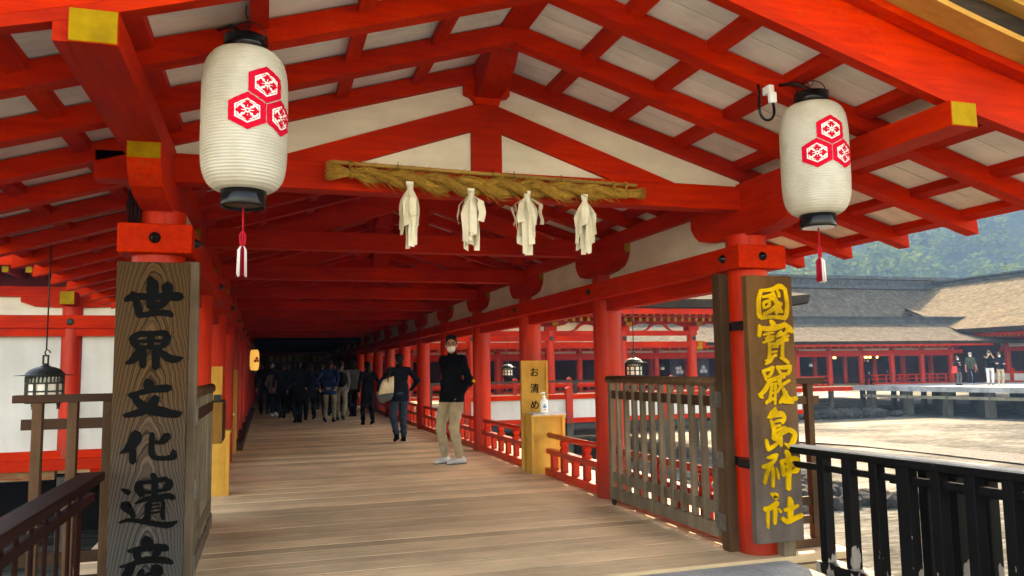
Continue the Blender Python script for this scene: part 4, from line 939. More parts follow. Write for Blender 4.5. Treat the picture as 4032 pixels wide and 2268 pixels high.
# ------------------------------------------------------------------ hand-sanitizer stands
def text_obj(body, size, m, parent, pos, extr=0.0012, rot=(R(90), 0, 0), name='character', bold=0.0):
    cu = bpy.data.curves.new('t', 'FONT'); cu.body = body; cu.size = size; cu.extrude = extr; cu.align_x = 'CENTER'; cu.align_y = 'CENTER'; cu.offset = bold
    o = bpy.data.objects.new('tmp', cu); COL.objects.link(o); bpy.context.view_layer.update()
    me = bpy.data.meshes.new_from_object(o.evaluated_get(bpy.context.evaluated_depsgraph_get()))
    bpy.data.objects.remove(o); me.materials.clear(); me.materials.append(m); me.name = name
    q = bpy.data.objects.new(name, me); COL.objects.link(q); q.rotation_euler = rot; q.parent = parent
    q.location = Vector(pos)-Vector(wloc(parent)); return q
def stand(x0, x1, y0, zt, zb, label, chars=True):
    t = thing('sanitizer_stand', label, 'stand', ((x0+x1)/2, y0, 0), 0, 'wooden hand-sanitizer stands')
    m = MB(); m.box(x0+0.02, x1-0.02, y0+0.022, y0+0.30, 0.0, zb-0.03); m.build('pedestal', HINOKI, t)
    m = MB(); m.box(x0, x0+0.035, y0, y0+0.022, 0.0, zb-0.03); m.box(x1-0.035, x1, y0, y0+0.022, 0.0, zb-0.03); m.box(x0-0.005, x1+0.005, y0-0.008, y0+0.30, zb-0.03, zb); m.build('pedestal_frame', HINOKI, t, bevel=0.003)
    xs = x0-0.02, x1-0.10
    m = MB(); m.box(xs[0]+0.03, xs[1]-0.03, y0+0.325, y0+0.345, 0.0, zt-0.03); m.build('sign_panel', HINOKI, t)
    m = MB()
    for a, b in ((xs[0], xs[0]+0.03), (xs[1]-0.03, xs[1])): m.box(a, b, y0+0.31, y0+0.36, 0.0, zt)
    m.box(xs[0]+0.03, xs[1]-0.03, y0+0.312, y0+0.358, zt-0.03, zt-0.001); m.build('sign_frame', HINOKI, t, bevel=0.003)
    if chars:
        cx_ = (xs[0]+xs[1])/2
        for i, ch in enumerate('お清め'):
            text_obj(ch, 0.125, BLACKINK, t, (cx_, y0+0.323, zt-0.155-0.205*i), bold=0.002)
    return t
stand(3.085, 3.52, 9.22, 1.372, 0.71, 'honey-coloured wooden stand lettered お清め in front of a column on the right side')
stand(-0.80, -0.36, 8.95, 1.35, 0.67, 'honey-coloured wooden stand lettered お清め on the left side behind the gate')
t = thing('tall_panel', 'narrow honey-coloured wooden panel further along the left columns', 'stand', (-0.49, 13.4, 0))
m = MB(); m.box(-0.53, -0.455, 13.4, 13.9, 0, 1.32); m.build('panel', HINOKI, t, bevel=0.004); m = MB(); m.ell((-0.50, 13.36, 0.62), (0.03, 0.03, 0.02)); m.build('dispenser', PLASTICW, t)
t = thing('wooden_box', 'brown wooden box fixed to the end of the left gate', 'box', (-0.44, 7.25, 0.69))
m = MB(); m.box(-0.47, -0.345, 7.05, 7.40, 0.70, 1.04); m.build('box_body', mat('varnished_box', (0.36, 0.17, 0.04), (0.24, 0.10, 0.025), (8, 8, 2), 0.4, 0.1), t, bevel=0.004)
m = MB(); m.box(-0.48, -0.335, 7.04, 7.41, 1.04, 1.05); m.box(-0.344, -0.335, 7.06, 7.39, 0.72, 1.03); m.build('box_lid', BROWNX, t); m = MB(); m.box(-0.42, -0.36, 7.12, 7.2, 1.05, 1.10); m.build('latch', IRON, t)
# bottle on the cloth
t = thing('cloth', 'crumpled white cloth laid on top of the right wooden stand', 'cloth', (3.30, 9.36, 0.71)); t = t
bpy.data.objects.remove(t)
m = MB(); rnd = random.Random(4); nx, ny = 22, 14; vs = []; fs = []
for j in range(ny+1):
    for i in range(nx+1):
        u, v = i/nx, j/ny; x = 3.10+0.43*u; y = 9.205+0.29*v; d = max(0, 9.212-y)+max(0, x-3.525)
        vs.append((x+0.01*math.sin(9*v), y, 0.712+0.012*abs(math.sin(13*u+4*math.sin(7*v)))*abs(math.sin(6*v+2*u))+0.003-(0.02 if j == 0 else 0)))
for j in range(ny):
    for i in range(nx): a = j*(nx+1)+i; fs.append((a, a+1, a+nx+2, a+nx+1))
m.add(vs, fs, 0, True); o = m.build('cloth', CWHITE, None, org=(3.31, 9.35, 0.711)); o.modifiers.new('s', 'SOLIDIFY').thickness = 0.002
tag(o, 'crumpled white cloth laid on top of the right wooden stand', 'cloth')
t = thing('pump_bottle', 'white sanitizer pump bottle standing on the cloth of the right stand', 'bottle', (3.28, 9.30, 0.728))
m = MB(); m.lathe([(0.001, 0), (0.046, 0), (0.05, 0.008), (0.05, 0.135), (0.044, 0.155), (0.022, 0.17), (0.018, 0.185), (0.018, 0.19)], (3.28, 9.30, 0.728), 20); m.build('bottle_body', PLASTICW, t)
m = MB(); m.lathe([(0.02, 0.186), (0.02, 0.205), (0.007, 0.208), (0.007, 0.235), (0.016, 0.237), (0.016, 0.25), (0.001, 0.25)], (3.28, 9.30, 0.728), 14); m.tube([(3.28, 9.30, 0.973), (3.25, 9.285, 0.973), (3.225, 9.275, 0.960)], 0.007, 8); m.build('pump', PLASTICW, t)
m = MB()
for za, zb_, mi, a1 in ((0.10, 0.108, 0, 0.5), (0.06, 0.09, 1, 0.8), (0.035, 0.045, 2, 0.7)):
    vs = []
    for z in (za, zb_):
        for k in range(9): a = R(-100)-a1/2+a1*k/8; vs.append((3.28+0.0508*math.cos(a), 9.30+0.0508*math.sin(a), 0.728+z))
    m.add(vs, [(k, k+1, 10+k, 9+k) for k in range(8)], mi)
m.build('bottle_label', [BLACKINK, BLUEL, REDL], t)

# ------------------------------------------------------------------ hanging bronze lanterns
def bronze_lantern(label, x, y, zb, sc, ztop):
    t = thing('bronze_lantern', label, 'lantern', (x, y, zb), 0, 'bronze lanterns hanging along the walkways')
    def L(prof, n=24, mi=0, m=None, smooth=True, cap=True): m.lathe([(r*sc, h*sc) for r, h in prof], (x, y, zb), n, mi, smooth, cap=cap)
    m = MB(); L([(0.118, 0.035), (0.118, 0.20)], 24, 0, m, cap=False); m.build('paper_cylinder', WHITEP, t)
    m = MB(); r = 0.128
    for h0, h1 in ((0.02, 0.04), (0.098, 0.11), (0.160, 0.172), (0.212, 0.225)): L([(r, h0), (r+0.004, h0), (r+0.004, h1), (r, h1), (r, h0)], 24, 0, m, False, False)
    for k in range(10):
        a = 2*math.pi*k/10; m.bar((x+r*sc*math.cos(a), y+r*sc*math.sin(a), zb+0.03*sc), (x+r*sc*math.cos(a), y+r*sc*math.sin(a), zb+0.165*sc), 0.016*sc, 0.016*sc)
    for k in range(30):
        a = 2*math.pi*k/30; m.bar((x+r*sc*math.cos(a), y+r*sc*math.sin(a), zb+0.168*sc), (x+r*sc*math.cos(a), y+r*sc*math.sin(a), zb+0.215*sc), 0.011*sc, 0.011*sc)
    L([(0.001, 0.012), (0.128, 0.012), (0.132, 0.024), (0.001, 0.024)], 24, 0, m, False, False); m.build('cage', IRON, t)
    m = MB(); L([(0.205, 0.222), (0.205, 0.226), (0.135, 0.232), (0.128, 0.245), (0.105, 0.268), (0.07, 0.285), (0.04, 0.292), (0.02, 0.305), (0.028, 0.315), (0.001, 0.318)], 28, 0, m, cap=False); L([(0.205, 0.222), (0.10, 0.222)], 28, 0, m, cap=False); m.build('cap', IRON, t)
    m = MB()
    for s in (-1, 1): m.bar((x+s*0.017*sc, y, zb+0.31*sc), (x+s*0.017*sc, y, zb+0.375*sc), 0.010*sc, 0.02*sc)
    m.bar((x-0.022*sc, y, zb+0.375*sc), (x+0.022*sc, y, zb+0.375*sc), 0.02*sc, 0.012*sc)
    m.tube([(x, y, zb+0.38*sc), (x-0.008*sc, y, zb+0.40*sc), (x+0.004*sc, y, zb+0.425*sc), (x+0.024*sc, y, zb+0.41*sc), (x+0.03*sc, y, zb+0.395*sc)], 0.006*sc, 6); m.build('hook', IRON, t)
    m = MB(); m.tube([(x+0.002, y, zb+0.415*sc), (x+0.004, y, ztop)], 0.006*max(1, sc), 6); m.build('hanging_rod', IRON, t)
    for k in range(3):
        a = R(30+120*k); m = MB(); m.lathe([(0.012*sc, 0.012*sc), (0.016*sc, -0.005*sc), (0.010*sc, -0.02*sc), (0.014*sc, -0.035*sc)], (x+0.10*sc*math.cos(a), y+0.10*sc*math.sin(a), zb), 8); m.build('foot', IRON, t)
    return t
bronze_lantern('large bronze lantern with white panes hanging at the left, in front of the white wall', -1.59, 6.75, 1.065, 0.98, 2.40)
b2 = bronze_lantern('bronze lantern hanging just right of the second right column, above the open gate', 4.57, 9.42, 1.135, 0.86, 2.22)
dup(b2, (4.63, 15.3, 1.10), 'bronze lantern hanging between the standing man and the right wooden stand')
dup(b2, (19.15, 36.2, 1.02), 'tiny bronze lantern by the far right colonnade, the left one of a pair')
dup(b2, (19.99, 36.2, 1.02), 'tiny bronze lantern by the far right colonnade, in front of a violet curtain')
dup(b2, (28.05, 36.2, 1.05), 'tiny bronze lantern hanging in the second bay of the far colonnade')
# lit paper lantern deep inside, on the left
t = thing('paper_lantern', 'yellow glowing paper lantern deep in the walkway on the left', 'lantern', (-0.28, 20.0, 1.31), 0, 'lanterns under the gable roof')
m = MB(); m.lathe([(0.07, 0), (0.098, 0.05), (0.108, 0.14), (0.108, 0.36), (0.098, 0.45), (0.07, 0.5)], (-0.28, 20.0, 1.31), 24); m.build('paper_shade', LITPAPER, t)
m = MB(); m.lathe([(0.072, 0), (0.072, 0.05)], (-0.28, 20, 1.80), 20); m.lathe([(0.072, -0.05), (0.072, 0)], (-0.28, 20, 1.315), 20); m.tube([(-0.28, 20, 1.85), (-0.28, 20, 2.4)], 0.004, 5); m.build('rim', LACQ, t)
m = MB(); m.lathe([(0.001, 0), (0.03, 0.0)], (-0.28, 20, 1.31), 6, cap=False)
for a in (R(-60),):
    for cu, cv in ((0, .04), (-.035, -.02), (.035, -.02)):
        v_, f_ = star_fill(hexpts(0.038, 2), 1, lambda u, v, cu=cu, cv=cv: (-0.28+0.111*math.cos(a+(cu+u)/.108), 20+0.111*math.sin(a+(cu+u)/.108), 1.56+cv+v)); m.add(v_, f_)
m.build('crest', CRIM, t)

# ------------------------------------------------------------------ hall on the left
LH_ = thing('left_hall', 'shrine hall with white plaster walls and red columns behind the left fence', 'hall', (-6, 14, 0))
def wallbox(T, nm, mt, *a, bevel=0): m = MB(); m.box(*a); return m.build(nm, mt, T, bevel=bevel)
for x in (-2.94, -5.55, -8.2, -10.8, -1.0):
    m = MB(); m.cyl((x, 14.0), 0.15, -0.02, 2.35, 24); m.build('column', REDZ, LH_)
    m = MB(); m.cyl((x, 14.0), 0.14, GROUND-0.1, -0.28, 14); m.build('pile', PILE, LH_)
    if x != -1.0:
        m = MB(); m.prism([(x-0.72, 2.50), (x-0.72, 2.42), (x-0.52, 2.35), (x-0.15, 2.335), (x+0.15, 2.335), (x+0.52, 2.35), (x+0.72, 2.42), (x+0.72, 2.50)], 'y', 13.92, 14.08); m.build('bracket', RED, LH_)
        m = MB(); m.box(x-0.10, x+0.10, 13.55, 13.92, 2.36, 2.56); m.box(x-0.098, x+0.098, 13.546, 13.55, 2.362, 2.558, 1); m.build('beam_end', [RED, YEL], LH_)
        m = MB(); m.lathe([(0.001, -0.02), (0.03, -0.018), (0.06, -0.006), (0.063, 0)], (x, 13.825, 2.105), 6, 0, False, 'y', cap=False); m.build('boss', IRON, LH_)
wallbox(LH_, 'lintel_beam', RED, -12, -0.85, 13.826, 14.15, 2.008, 2.21, bevel=0.006)
wallbox(LH_, 'lower_beam', RED, -12, -0.85, 13.87, 14.12, 1.885, 2.006)
wallbox(LH_, 'upper_beam', RED, -12, -0.85, 13.90, 14.12, 2.502, 2.66)
wallbox(LH_, 'plaster_frieze', PLAST, -12, -0.85, 13.98, 14.02, 2.21, 2.50)
for a, b in ((-2.79, -1.15), (-5.40, -3.09), (-8.05, -5.70), (-10.65, -8.35)): wallbox(LH_, 'wall_panel', PLASTW, a, b, 13.97, 14.03, 0.12, 1.885)
wallbox(LH_, 'sill_beam', RED, -12, -0.85, 13.87, 14.13, 0.0, 0.12)
wallbox(LH_, 'floor_beam', RED, -12, -0.85, 13.80, 14.15, -0.17, -0.002, bevel=0.006)
m = MB(); m.box(-12, -3.1, 13.95, 14.1, -0.32, -0.172); m.build('worn_beam', mat('peeling_beam', (0.30, 0.04, 0.01), (0.34, 0.26, 0.14), (2, 8, 12), 0.8, 0.5, nscale=2.2), LH_)
wallbox(LH_, 'floor_beam', RED, -2.6, -0.85, 13.9, 14.1, -0.36, -0.172)
m = MB()
for i in range(34):
    x = -11.9+0.305*i; m.box(x-0.045, x+0.045, 13.12, 14.6, 2.79, 2.88); m.box(x-0.043, x+0.043, 13.116, 13.12, 2.792, 2.878, 1)
    if i < 33: pass
m.build('rafter_ends', [RED, YEL], LH_)
wallbox(LH_, 'eave_board', RED, -12, -0.6, 13.02, 13.16, 2.885, 3.10)
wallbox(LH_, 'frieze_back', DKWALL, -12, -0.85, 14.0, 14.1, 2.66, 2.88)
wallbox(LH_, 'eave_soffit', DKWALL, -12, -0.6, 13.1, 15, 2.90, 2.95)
m = MB(); m.prism([(12.9, 3.1), (12.9, 3.26), (15.5, 4.6), (18.5, 5.4), (18.5, 3.1)], 'x', -12.5, -2.6); m.build('roof', THATCH, LH_)
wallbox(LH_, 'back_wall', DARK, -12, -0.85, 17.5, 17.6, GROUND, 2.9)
m = MB(); m.box(-12, -1.3, 14.1, 17.5, -0.25, -0.18); m.build('hall_floor', DECK, LH_)
m = MB(); m.box(-12, -1.25, 16.0, 16.2, GROUND-0.1, -0.2); m.build('foundation_wall', DARK, LH_)
# rubble on the mud below the left hall
def rubble(name, label, boxes, seed, r0=0.12, r1=0.4):
    rnd = random.Random(seed); m = MB()
    for (x0, x1, y0, y1, z, n) in boxes:
        for i in range(n):
            r = rnd.uniform(r0, r1); c = Vector((rnd.uniform(x0, x1), rnd.uniform(y0, y1), z+r*0.2)); o = len(m.v)
            m.ell(c, (r, r*rnd.uniform(.7, 1), r*rnd.uniform(.5, .8)), 9, 6, 0, Matrix.Rotation(rnd.uniform(0, 3), 3, 'Z'))
            for k in range(o, len(m.v)):
                v = Vector(m.v[k]); m.v[k] = tuple(c+(v-c)*rnd.uniform(0.8, 1.15))
    for i in range(len(m.sm)): m.sm[i] = False
    return tag(m.build(name, ROCK), label, 'rocks', None, 'stuff')
rubble('left_rubble', 'dark rocks on the mud below the left fence', [(-4.5, -1.1, 5.2, 12, GROUND, 90)], 2)
rubble('shore_rubble', 'dark rocks under the edge of the far colonnade', [(20.5, 30.5, 32.5, 35.5, GROUND+0.05, 160)], 3, 0.15, 0.45)
rubble('near_rubble', 'dark rocks on the mud under the hall to the right', [(4.5, 12, 12, 16.5, GROUND, 120)], 4, 0.08, 0.3)

# ------------------------------------------------------------------ side hall across the mud, on the right
SH = thing('side_hall', 'open shrine hall with two rows of yellow-tipped rafters beyond the right gate', 'hall', (10, 24, 0))
HY = 24.0
for x in (3.55, 6.08, 8.69, 11.25, 13.83):
    m = MB(); m.cyl((x, HY), 0.155, 0.0, 2.45, 22); m.build('column', REDZ, SH)
    m = MB(); m.cyl((x, HY), 0.15, GROUND-0.1, -0.1, 12); m.build('pile', PILE, SH)
    m = MB(); m.box(x-0.19, x+0.19, HY-0.19, HY+0.19, 2.44, 2.58)
    m.prism([(x-0.62, 2.78), (x-0.62, 2.70), (x-0.5, 2.63), (x-0.25, 2.58), (x+0.25, 2.58), (x+0.5, 2.63), (x+0.62, 2.70), (x+0.62, 2.78)], 'y', HY-0.09, HY+0.09); m.build('bracket', RED, SH)
    m = MB(); m.box(x-0.10, x+0.10, HY-0.55, HY-0.19, 2.58, 2.86); m.box(x-0.098, x+0.098, HY-0.556, HY-0.55, 2.582, 2.858, 1); m.build('beam_end', [RED, YEL], SH)
    m = MB(); m.lathe([(0.001, -0.02), (0.04, -0.018), (0.075, -0.006), (0.08, 0)], (x, HY-0.175, 2.185), 6, 0, False, 'y', cap=False); m.build('boss', IRON, SH)
for x in (4.6, 7.3, 10.2, 13.1):
    m = MB(); m.cyl((x, 28.2), 0.15, 0.0, 2.45, 18); m.build('column', REDZ, SH)
wallbox(SH, 'tie_beam', RED, 3.4, 14.0, HY-0.10, HY+0.10, 2.275, 2.435)
wallbox(SH, 'lintel_beam', RED, 3.4, 11.2, HY-0.175, HY+0.16, 2.10, 2.268, bevel=0.005)
wallbox(SH, 'lower_beam', RED, 3.4, 14.05, HY-0.09, HY+0.09, 1.905, 2.075)
m = MB(); m.box(13.83, 14.35, HY-0.07, HY+0.07, 1.84, 2.07); m.box(13.98, 14.20, HY-0.085, HY-0.08, 1.80, 2.09, 1); m.build('beam_nose', [RED, YEL], SH)
wallbox(SH, 'plaster_frieze', PLAST, 3.4, 11.05, HY-0.02, HY+0.02, 2.437, 2.79)
wallbox(SH, 'eave_purlin', RED, 3.2, 16.4, HY-0.09, HY+0.09, 2.782, 2.90)
for xc in (7.38, 9.97, 12.54):      # frog-leg struts
    m = MB(); out = []; inn = []
    prof = [(0.62, 2.44), (0.50, 2.46), (0.40, 2.52), (0.30, 2.64), (0.18, 2.735), (0.0, 2.76)]
    prin = [(0.46, 2.438), (0.36, 2.47), (0.29, 2.54), (0.22, 2.60), (0.12, 2.635), (0.0, 2.645)]
    for sg in (-1, 1):
        for i in range(5):
            q = [prin[i], prof[i], prof[i+1], prin[i+1]]; q = [(xc+sg*a, b) for a, b in q]; m.prism(q, 'y', HY-0.11, HY-0.03)
    m.box(xc-0.2, xc+0.2, HY-0.13, HY+0.02, 2.745, 2.782); m.build('frog_leg_strut', RED, SH)
for row, (yy, z0, z1, yb) in enumerate(((23.05, 2.70, 2.83, 24.6), (22.62, 2.86, 2.985, 23.6))):
    m = MB()
    for i in range(52):
        x = 3.3+0.255*i+(0.02 if row else 0); m.box(x-0.048, x+0.048, yy, yb, z0, z1); m.box(x-0.046, x+0.046, yy-0.005, yy, z0+.002, z1-.002, 1)
    m.build('rafter_row', [RED, YEL], SH)
wallbox(SH, 'kioi_beam', RED, 3.2, 16.4, 22.9, 23.04, 2.832, 2.862)
wallbox(SH, 'eave_board', RED, 3.0, 16.7, 22.50, 22.61, 2.90, 3.075)
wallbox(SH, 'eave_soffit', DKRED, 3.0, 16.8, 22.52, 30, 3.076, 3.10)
m = MB()
for i in range(14):       # hipped bark roof, gently concave, swept up at the corner
    pass
def hall_roof(T, x0, x1, ya, yr, ze, zr, th, mt, up=0.0, hip1=False, nm='roof', yb=None, edge=THDARK, nx=16, ny=10, sag=0.12):
    m = MB()
    def pt(u, v):
        x = x0+(x1-x0)*u
        if hip1: x = x0+(x1-(yr-ya)*0.85*v*(1 if hip1 else 0)-x0)*u if True else x
        y = ya+(yr-ya)*v; z = ze+(zr-ze)*(v-sag*math.sin(math.pi*v)*1.0)+up*(abs(u*2-1)**4)*(1-v)**2 if up else ze+(zr-ze)*(v-sag*math.sin(math.pi*v))
        return (x, y, z)
    vs = [pt(i/nx, j/ny) for j in range(ny+1) for i in range(nx+1)]; fs = []
    for j in range(ny):
        for i in range(nx): a = j*(nx+1)+i; fs.append((a, a+1, a+nx+2, a+nx+1))
    m.add(vs, fs, 0, True)
    ev = [pt(i/nx, 0) for i in range(nx+1)]
    vs = ev+[(x, y+0.10*(1 if yr > ya else -1), z-th) for x, y, z in ev]
    m.add(vs, [(i, nx+1+i, nx+2+i, i+1) for i in range(nx)], 1)
    return m, pt
m, pt = hall_roof(SH, 2.6, 17.4, 22.3, 27.5, 3.36, 5.9, 0.26, THATCH, 0.22, True)
rv = m.build('roof', [THATCH, THDARK], SH)
m = MB()      # right-hand hip and its soft underside
for j in range(8):
    a = pt(1, j/8); b = pt(1, (j+1)/8); m.add([a, (a[0]+0.001, 34-a[1]+21, a[2]), (b[0]+0.001, 34-b[1]+21, b[2]), b], [(0, 1, 2, 3)])
m.build('roof_hip', THATCH, SH)
m = MB(); m.add([(17.4, 22.3, 3.54), (17.4, 22.4, 3.28), (16.6, 23.2, 3.06), (17.2, 29, 3.06), (17.4, 32, 3.3), (17.4, 32, 3.54)], [(0, 1, 2, 3, 4, 5)]); m.add([(2.6, 22.42, 3.10), (17.38, 22.42, 3.30), (16.4, 23.4, 3.08), (2.6, 23.2, 3.08)], [(0, 1, 2, 3)]); m.build('eave_underside', BROWNX, SH)
m = MB(); m.box(2.6, 13.0, 27.3, 27.75, 5.85, 6.3); m.build('ridge', RIDGE, SH)
m = MB(); m.add([(2.6, 27.5, 5.9), (13, 27.5, 5.9), (13, 33, 3.3), (2.6, 33, 3.3)], [(0, 1, 2, 3)]); m.build('rear_roof', THATCH, SH)
m = MB(); m.box(3.2, 14.6, 21.0, 30.5, -0.12, -0.005); m.build('hall_floor', DECK, SH)
# low white boundary wall on posts in front of the side hall
LW = thing('low_wall', 'low white-panelled wall on red posts standing over the mud', 'wall', (8, 18, 0))
wallbox(LW, 'top_rail', RED, 1.5+2.3, 13.6, 17.94, 18.06, 0.51, 0.625)
wallbox(LW, 'bottom_rail', RED, 3.8, 13.6, 17.94, 18.06, -0.055, 0.06)
for i, x in enumerate((4.45, 6.97, 9.5, 12.0)):
    m = MB(); m.prism([(x-0.08, -0.06), (x+0.08, -0.06), (x+0.08, 0.765), (x, 0.80), (x-0.08, 0.765)], 'y', 17.9, 18.06); m.build('post', REDZ, LW)
    m = MB(); m.box(x-0.075, x+0.075, 17.91, 18.05, GROUND-0.1, -0.062); m.build('pile', PILE, LW)
for a, b in ((3.8, 4.37), (4.53, 6.89), (7.05, 9.42), (9.58, 11.92), (12.08, 13.6)): wallbox(LW, 'panel', PLASTW, a, b, 17.98, 18.02, 0.06, 0.51)
BRL = thing('black_railing', 'thin black handrail running in front of the side hall', 'railing', (8, 20.6, 0))
m = MB(); m.box(3.4, 14.4, 20.57, 20.63, 0.86, 0.91); m.build('hand_rail', LACQ, BRL)
for i in range(8):
    x = 4.1+1.36*i; m = MB(); m.prism([(x-0.10, 0.86), (x-0.05, 0.78), (x-0.05, 0.02), (x+0.05, 0.02), (x+0.05, 0.78), (x+0.10, 0.86)], 'y', 20.57, 20.63); m.build('post', LACQ, BRL)
RRL = thing('red_railing', 'bright red railing with capped posts behind the side hall', 'railing', (10, 31.4, 0))
wallbox(RRL, 'rail', RED, 4, 20.0, 31.3, 31.42, 0.42, 0.58); wallbox(RRL, 'lower_rail', RED, 4, 20.0, 31.3, 31.42, 0.02, 0.12); wallbox(RRL, 'walk_edge', GREYDECK, 4, 20.2, 31.0, 33, -0.15, 0.0)
for i in range(7):
    x = 5.0+2.4*i; m = MB(); m.lathe([(0.11, 0), (0.11, 0.72), (0.13, 0.73), (0.13, 0.78), (0.001, 0.86)], (x, 31.36, 0), 4, 0, False, 'z', R(45)); m.build('post', REDZ, RRL)

# ------------------------------------------------------------------ far colonnade, stage, main hall
FC = thing('far_colonnade', 'long red colonnade under a grey bark roof on the far side of the mud flat', 'walkway', (28, 37, 0))
FY = 37.0
fx = [29.9+2.135*k for k in range(-12, 5)]
for k, x in enumerate(fx):
    m = MB(); m.cyl((x, FY), 0.155, 0.0, 2.02, 16); m.build('column', REDZ, FC)
    if x > 12: m = MB(); m.cyl((x, FY), 0.15, GROUND-0.1, -0.28, 10); m.build('pile', PILE, FC)
    m = MB(); m.cyl((x+0.9, FY+2.4), 0.14, 0.0, 2.0, 12); m.build('rear_column', REDZ, FC)
wallbox(FC, 'lintel_beam', RED, fx[0]-0.2, 39.2, FY-0.17, FY+0.15, 1.70, 1.925)
wallbox(FC, 'lower_beam', RED, fx[0], 38.6, FY-0.08, FY+0.08, 1.60, 1.695)
wallbox(FC, 'eave_plate', RED, fx[0], 39.0, FY-0.07, FY+0.07, 2.02, 2.10)
wallbox(FC, 'plaster_frieze', PLASTW, fx[0], 38.7, FY+0.0, FY+0.03, 1.926, 2.02)
m = MB(); 
for i in range(62):
    x = fx[0]+0.535*i
    m.hexa([(x-0.05, 35.55, 2.05), (x+0.05, 35.55, 2.05), (x+0.05, 37.3, 2.32), (x-0.05, 37.3, 2.32), (x-0.05, 35.55, 2.15), (x+0.05, 35.55, 2.15), (x+0.05, 37.3, 2.42), (x-0.05, 37.3, 2.42)])
    m.box(x-0.048, x+0.048, 35.545, 35.55, 2.052, 2.148, 1)
m.build('rafter_row', [RED, YEL], FC)
m = MB(); m.hexa([(fx[0], 35.5, 2.152), (39.5, 35.5, 2.152), (39.5, 37.4, 2.44), (fx[0], 37.4, 2.44), (fx[0], 35.5, 2.17), (39.5, 35.5, 2.17), (39.5, 37.4, 2.46), (fx[0], 37.4, 2.46)]); m.build('eave_boards', PLASTW, FC)
wallbox(FC, 'eave_board', RED, fx[0]-0.3, 40.0, 35.42, 35.54, 2.13, 2.25)
m, pt = hall_roof(FC, fx[0]-0.5, 42.5, 35.3, 39.6, 2.40, 3.66, 0.17, THATCH, 0.0, False, sag=0.06, nx=24)
m.build('roof', [THATCH, THDARK], FC)
m = MB()
m.box(fx[0]-0.5, 42.6, 39.45, 39.95, 3.6, 3.72); m.box(fx[0]-0.5, 42.5, 39.5, 39.9, 3.721, 3.94); m.box(fx[0]-0.5, 42.7, 39.42, 39.98, 3.941, 4.04); m.build('ridge', RIDGE, FC)
m = MB(); m.add([(fx[0]-.5, 39.7, 3.66), (42.5, 39.7, 3.66), (42.5, 44, 2.4), (fx[0]-.5, 44, 2.4)], [(0, 1, 2, 3)]); m.build('rear_roof', THATCH, FC)
m = MB(); m.box(fx[0]-0.5, 39.0, 36.3, 42.5, -0.10, -0.005); m.build('floor', DECK, FC)
wallbox(FC, 'floor_beam', RED, fx[0]-0.5, 31.0, 36.2, 36.31, -0.27, -0.05)
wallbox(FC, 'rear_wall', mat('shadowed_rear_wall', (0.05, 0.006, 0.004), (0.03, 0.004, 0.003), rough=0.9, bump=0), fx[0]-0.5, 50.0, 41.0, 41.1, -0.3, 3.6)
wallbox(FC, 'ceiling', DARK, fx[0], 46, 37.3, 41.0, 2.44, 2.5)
for x in (24.3, 26.6): 
    m = MB(); m.box(x, x+0.62, 39.28, 39.32, 0.55, 1.6)
    for i in range(9): m.box(x+0.035+0.069*i, x+0.05+0.069*i, 39.265, 39.281, 0.55, 1.6, 1)
    for i in range(15): m.box(x, x+0.62, 39.262, 39.265, 0.58+0.07*i, 0.595+0.07*i, 1)
    m.build('lattice_window', [DARK, GREYW], FC)
for a, b in ((31.0, 32.6), (33.0, 34.6), (35.1, 36.7), (37.1, 38.4)):
    m = MB(); m.box(a, b, 40.9, 40.95, 0.5, 1.95); m.build('dark_opening', DARK, FC)
for x, w in ((32.9, 0.18), (35.2, 0.2), (35.55, 0.34), (36.0, 0.2)):
    m = MB(); m.box(x, x+w, 40.3, 40.36, 1.5, 1.72); m.build('lit_blind', LITWARM, FC)
def low_rail(T, x0, x1, y, ztop=0.55):
    m = MB(); m.box(x0, x1, y-0.05, y+0.05, 0.0, 0.08); b = m.build('railing', RED, T)
    m = MB(); m.box(x0, x1, y-0.03, y+0.03, 0.27, 0.33); m.build('middle_rail', RED, b); m = MB(); m.box(x0, x1, y-0.035, y+0.035, ztop-0.06, ztop); m.build('hand_rail', RED, b)
    n = max(2, int((x1-x0)/0.6)); m = MB()
    for i in range(n): xx = x0+(x1-x0)*(i+.5)/n; m.box(xx-0.035, xx+0.035, y-0.034, y+0.034, 0.08, ztop-0.06)
    m.build('baluster', REDZ, b)
for k in range(len(fx)-1):
    if k in (12,): continue
    low_rail(FC, fx[k]+0.16, fx[k+1]-0.16, FY)
def curtain(x0, x1, y, z0, z1, crests, label):
    t = thing('curtain', label, 'curtain', ((x0+x1)/2, y, z0), 0, 'violet curtains hung in the far colonnade')
    m = MB(); n = 40; vs = []
    for z in (z0, z1):
        for i in range(n+1): vs.append((x0+(x1-x0)*i/n, y+0.02*math.sin(i*1.1), z))
    m.add(vs, [(i, i+1, n+2+i, n+1+i) for i in range(n)], 0, True); m.build('fabric', CURT, t)
    for cx_, cz_, s in crests:
        m = MB()
        for cu, cv in ((0, 0.155), (-0.135, -0.08), (0.135, -0.08)):
            for rad, mi, off in ((0.145, 0, 0.03), (0.115, 1, 0.034), (0.085, 0, 0.038)):
                v_, f_ = star_fill(hexpts(rad*s, 1), 1, lambda u, v: (cx_+cu*s+u, y-off, cz_+cv*s+v)); m.add(v_, f_, mi)
        m.build('crest', [GREYCREST, CURT], t)
curtain(21.5, 22.55, 37.4, 0.62, 1.6, [(22.2, 1.0, 0.85)], 'violet curtain with a pale triple-hexagon crest beside the gate post')
curtain(20.2, 20.95, 37.4, 0.62, 1.6, [(20.78, 0.98, 0.85)], 'violet curtain with a pale crest, further left than the other one')
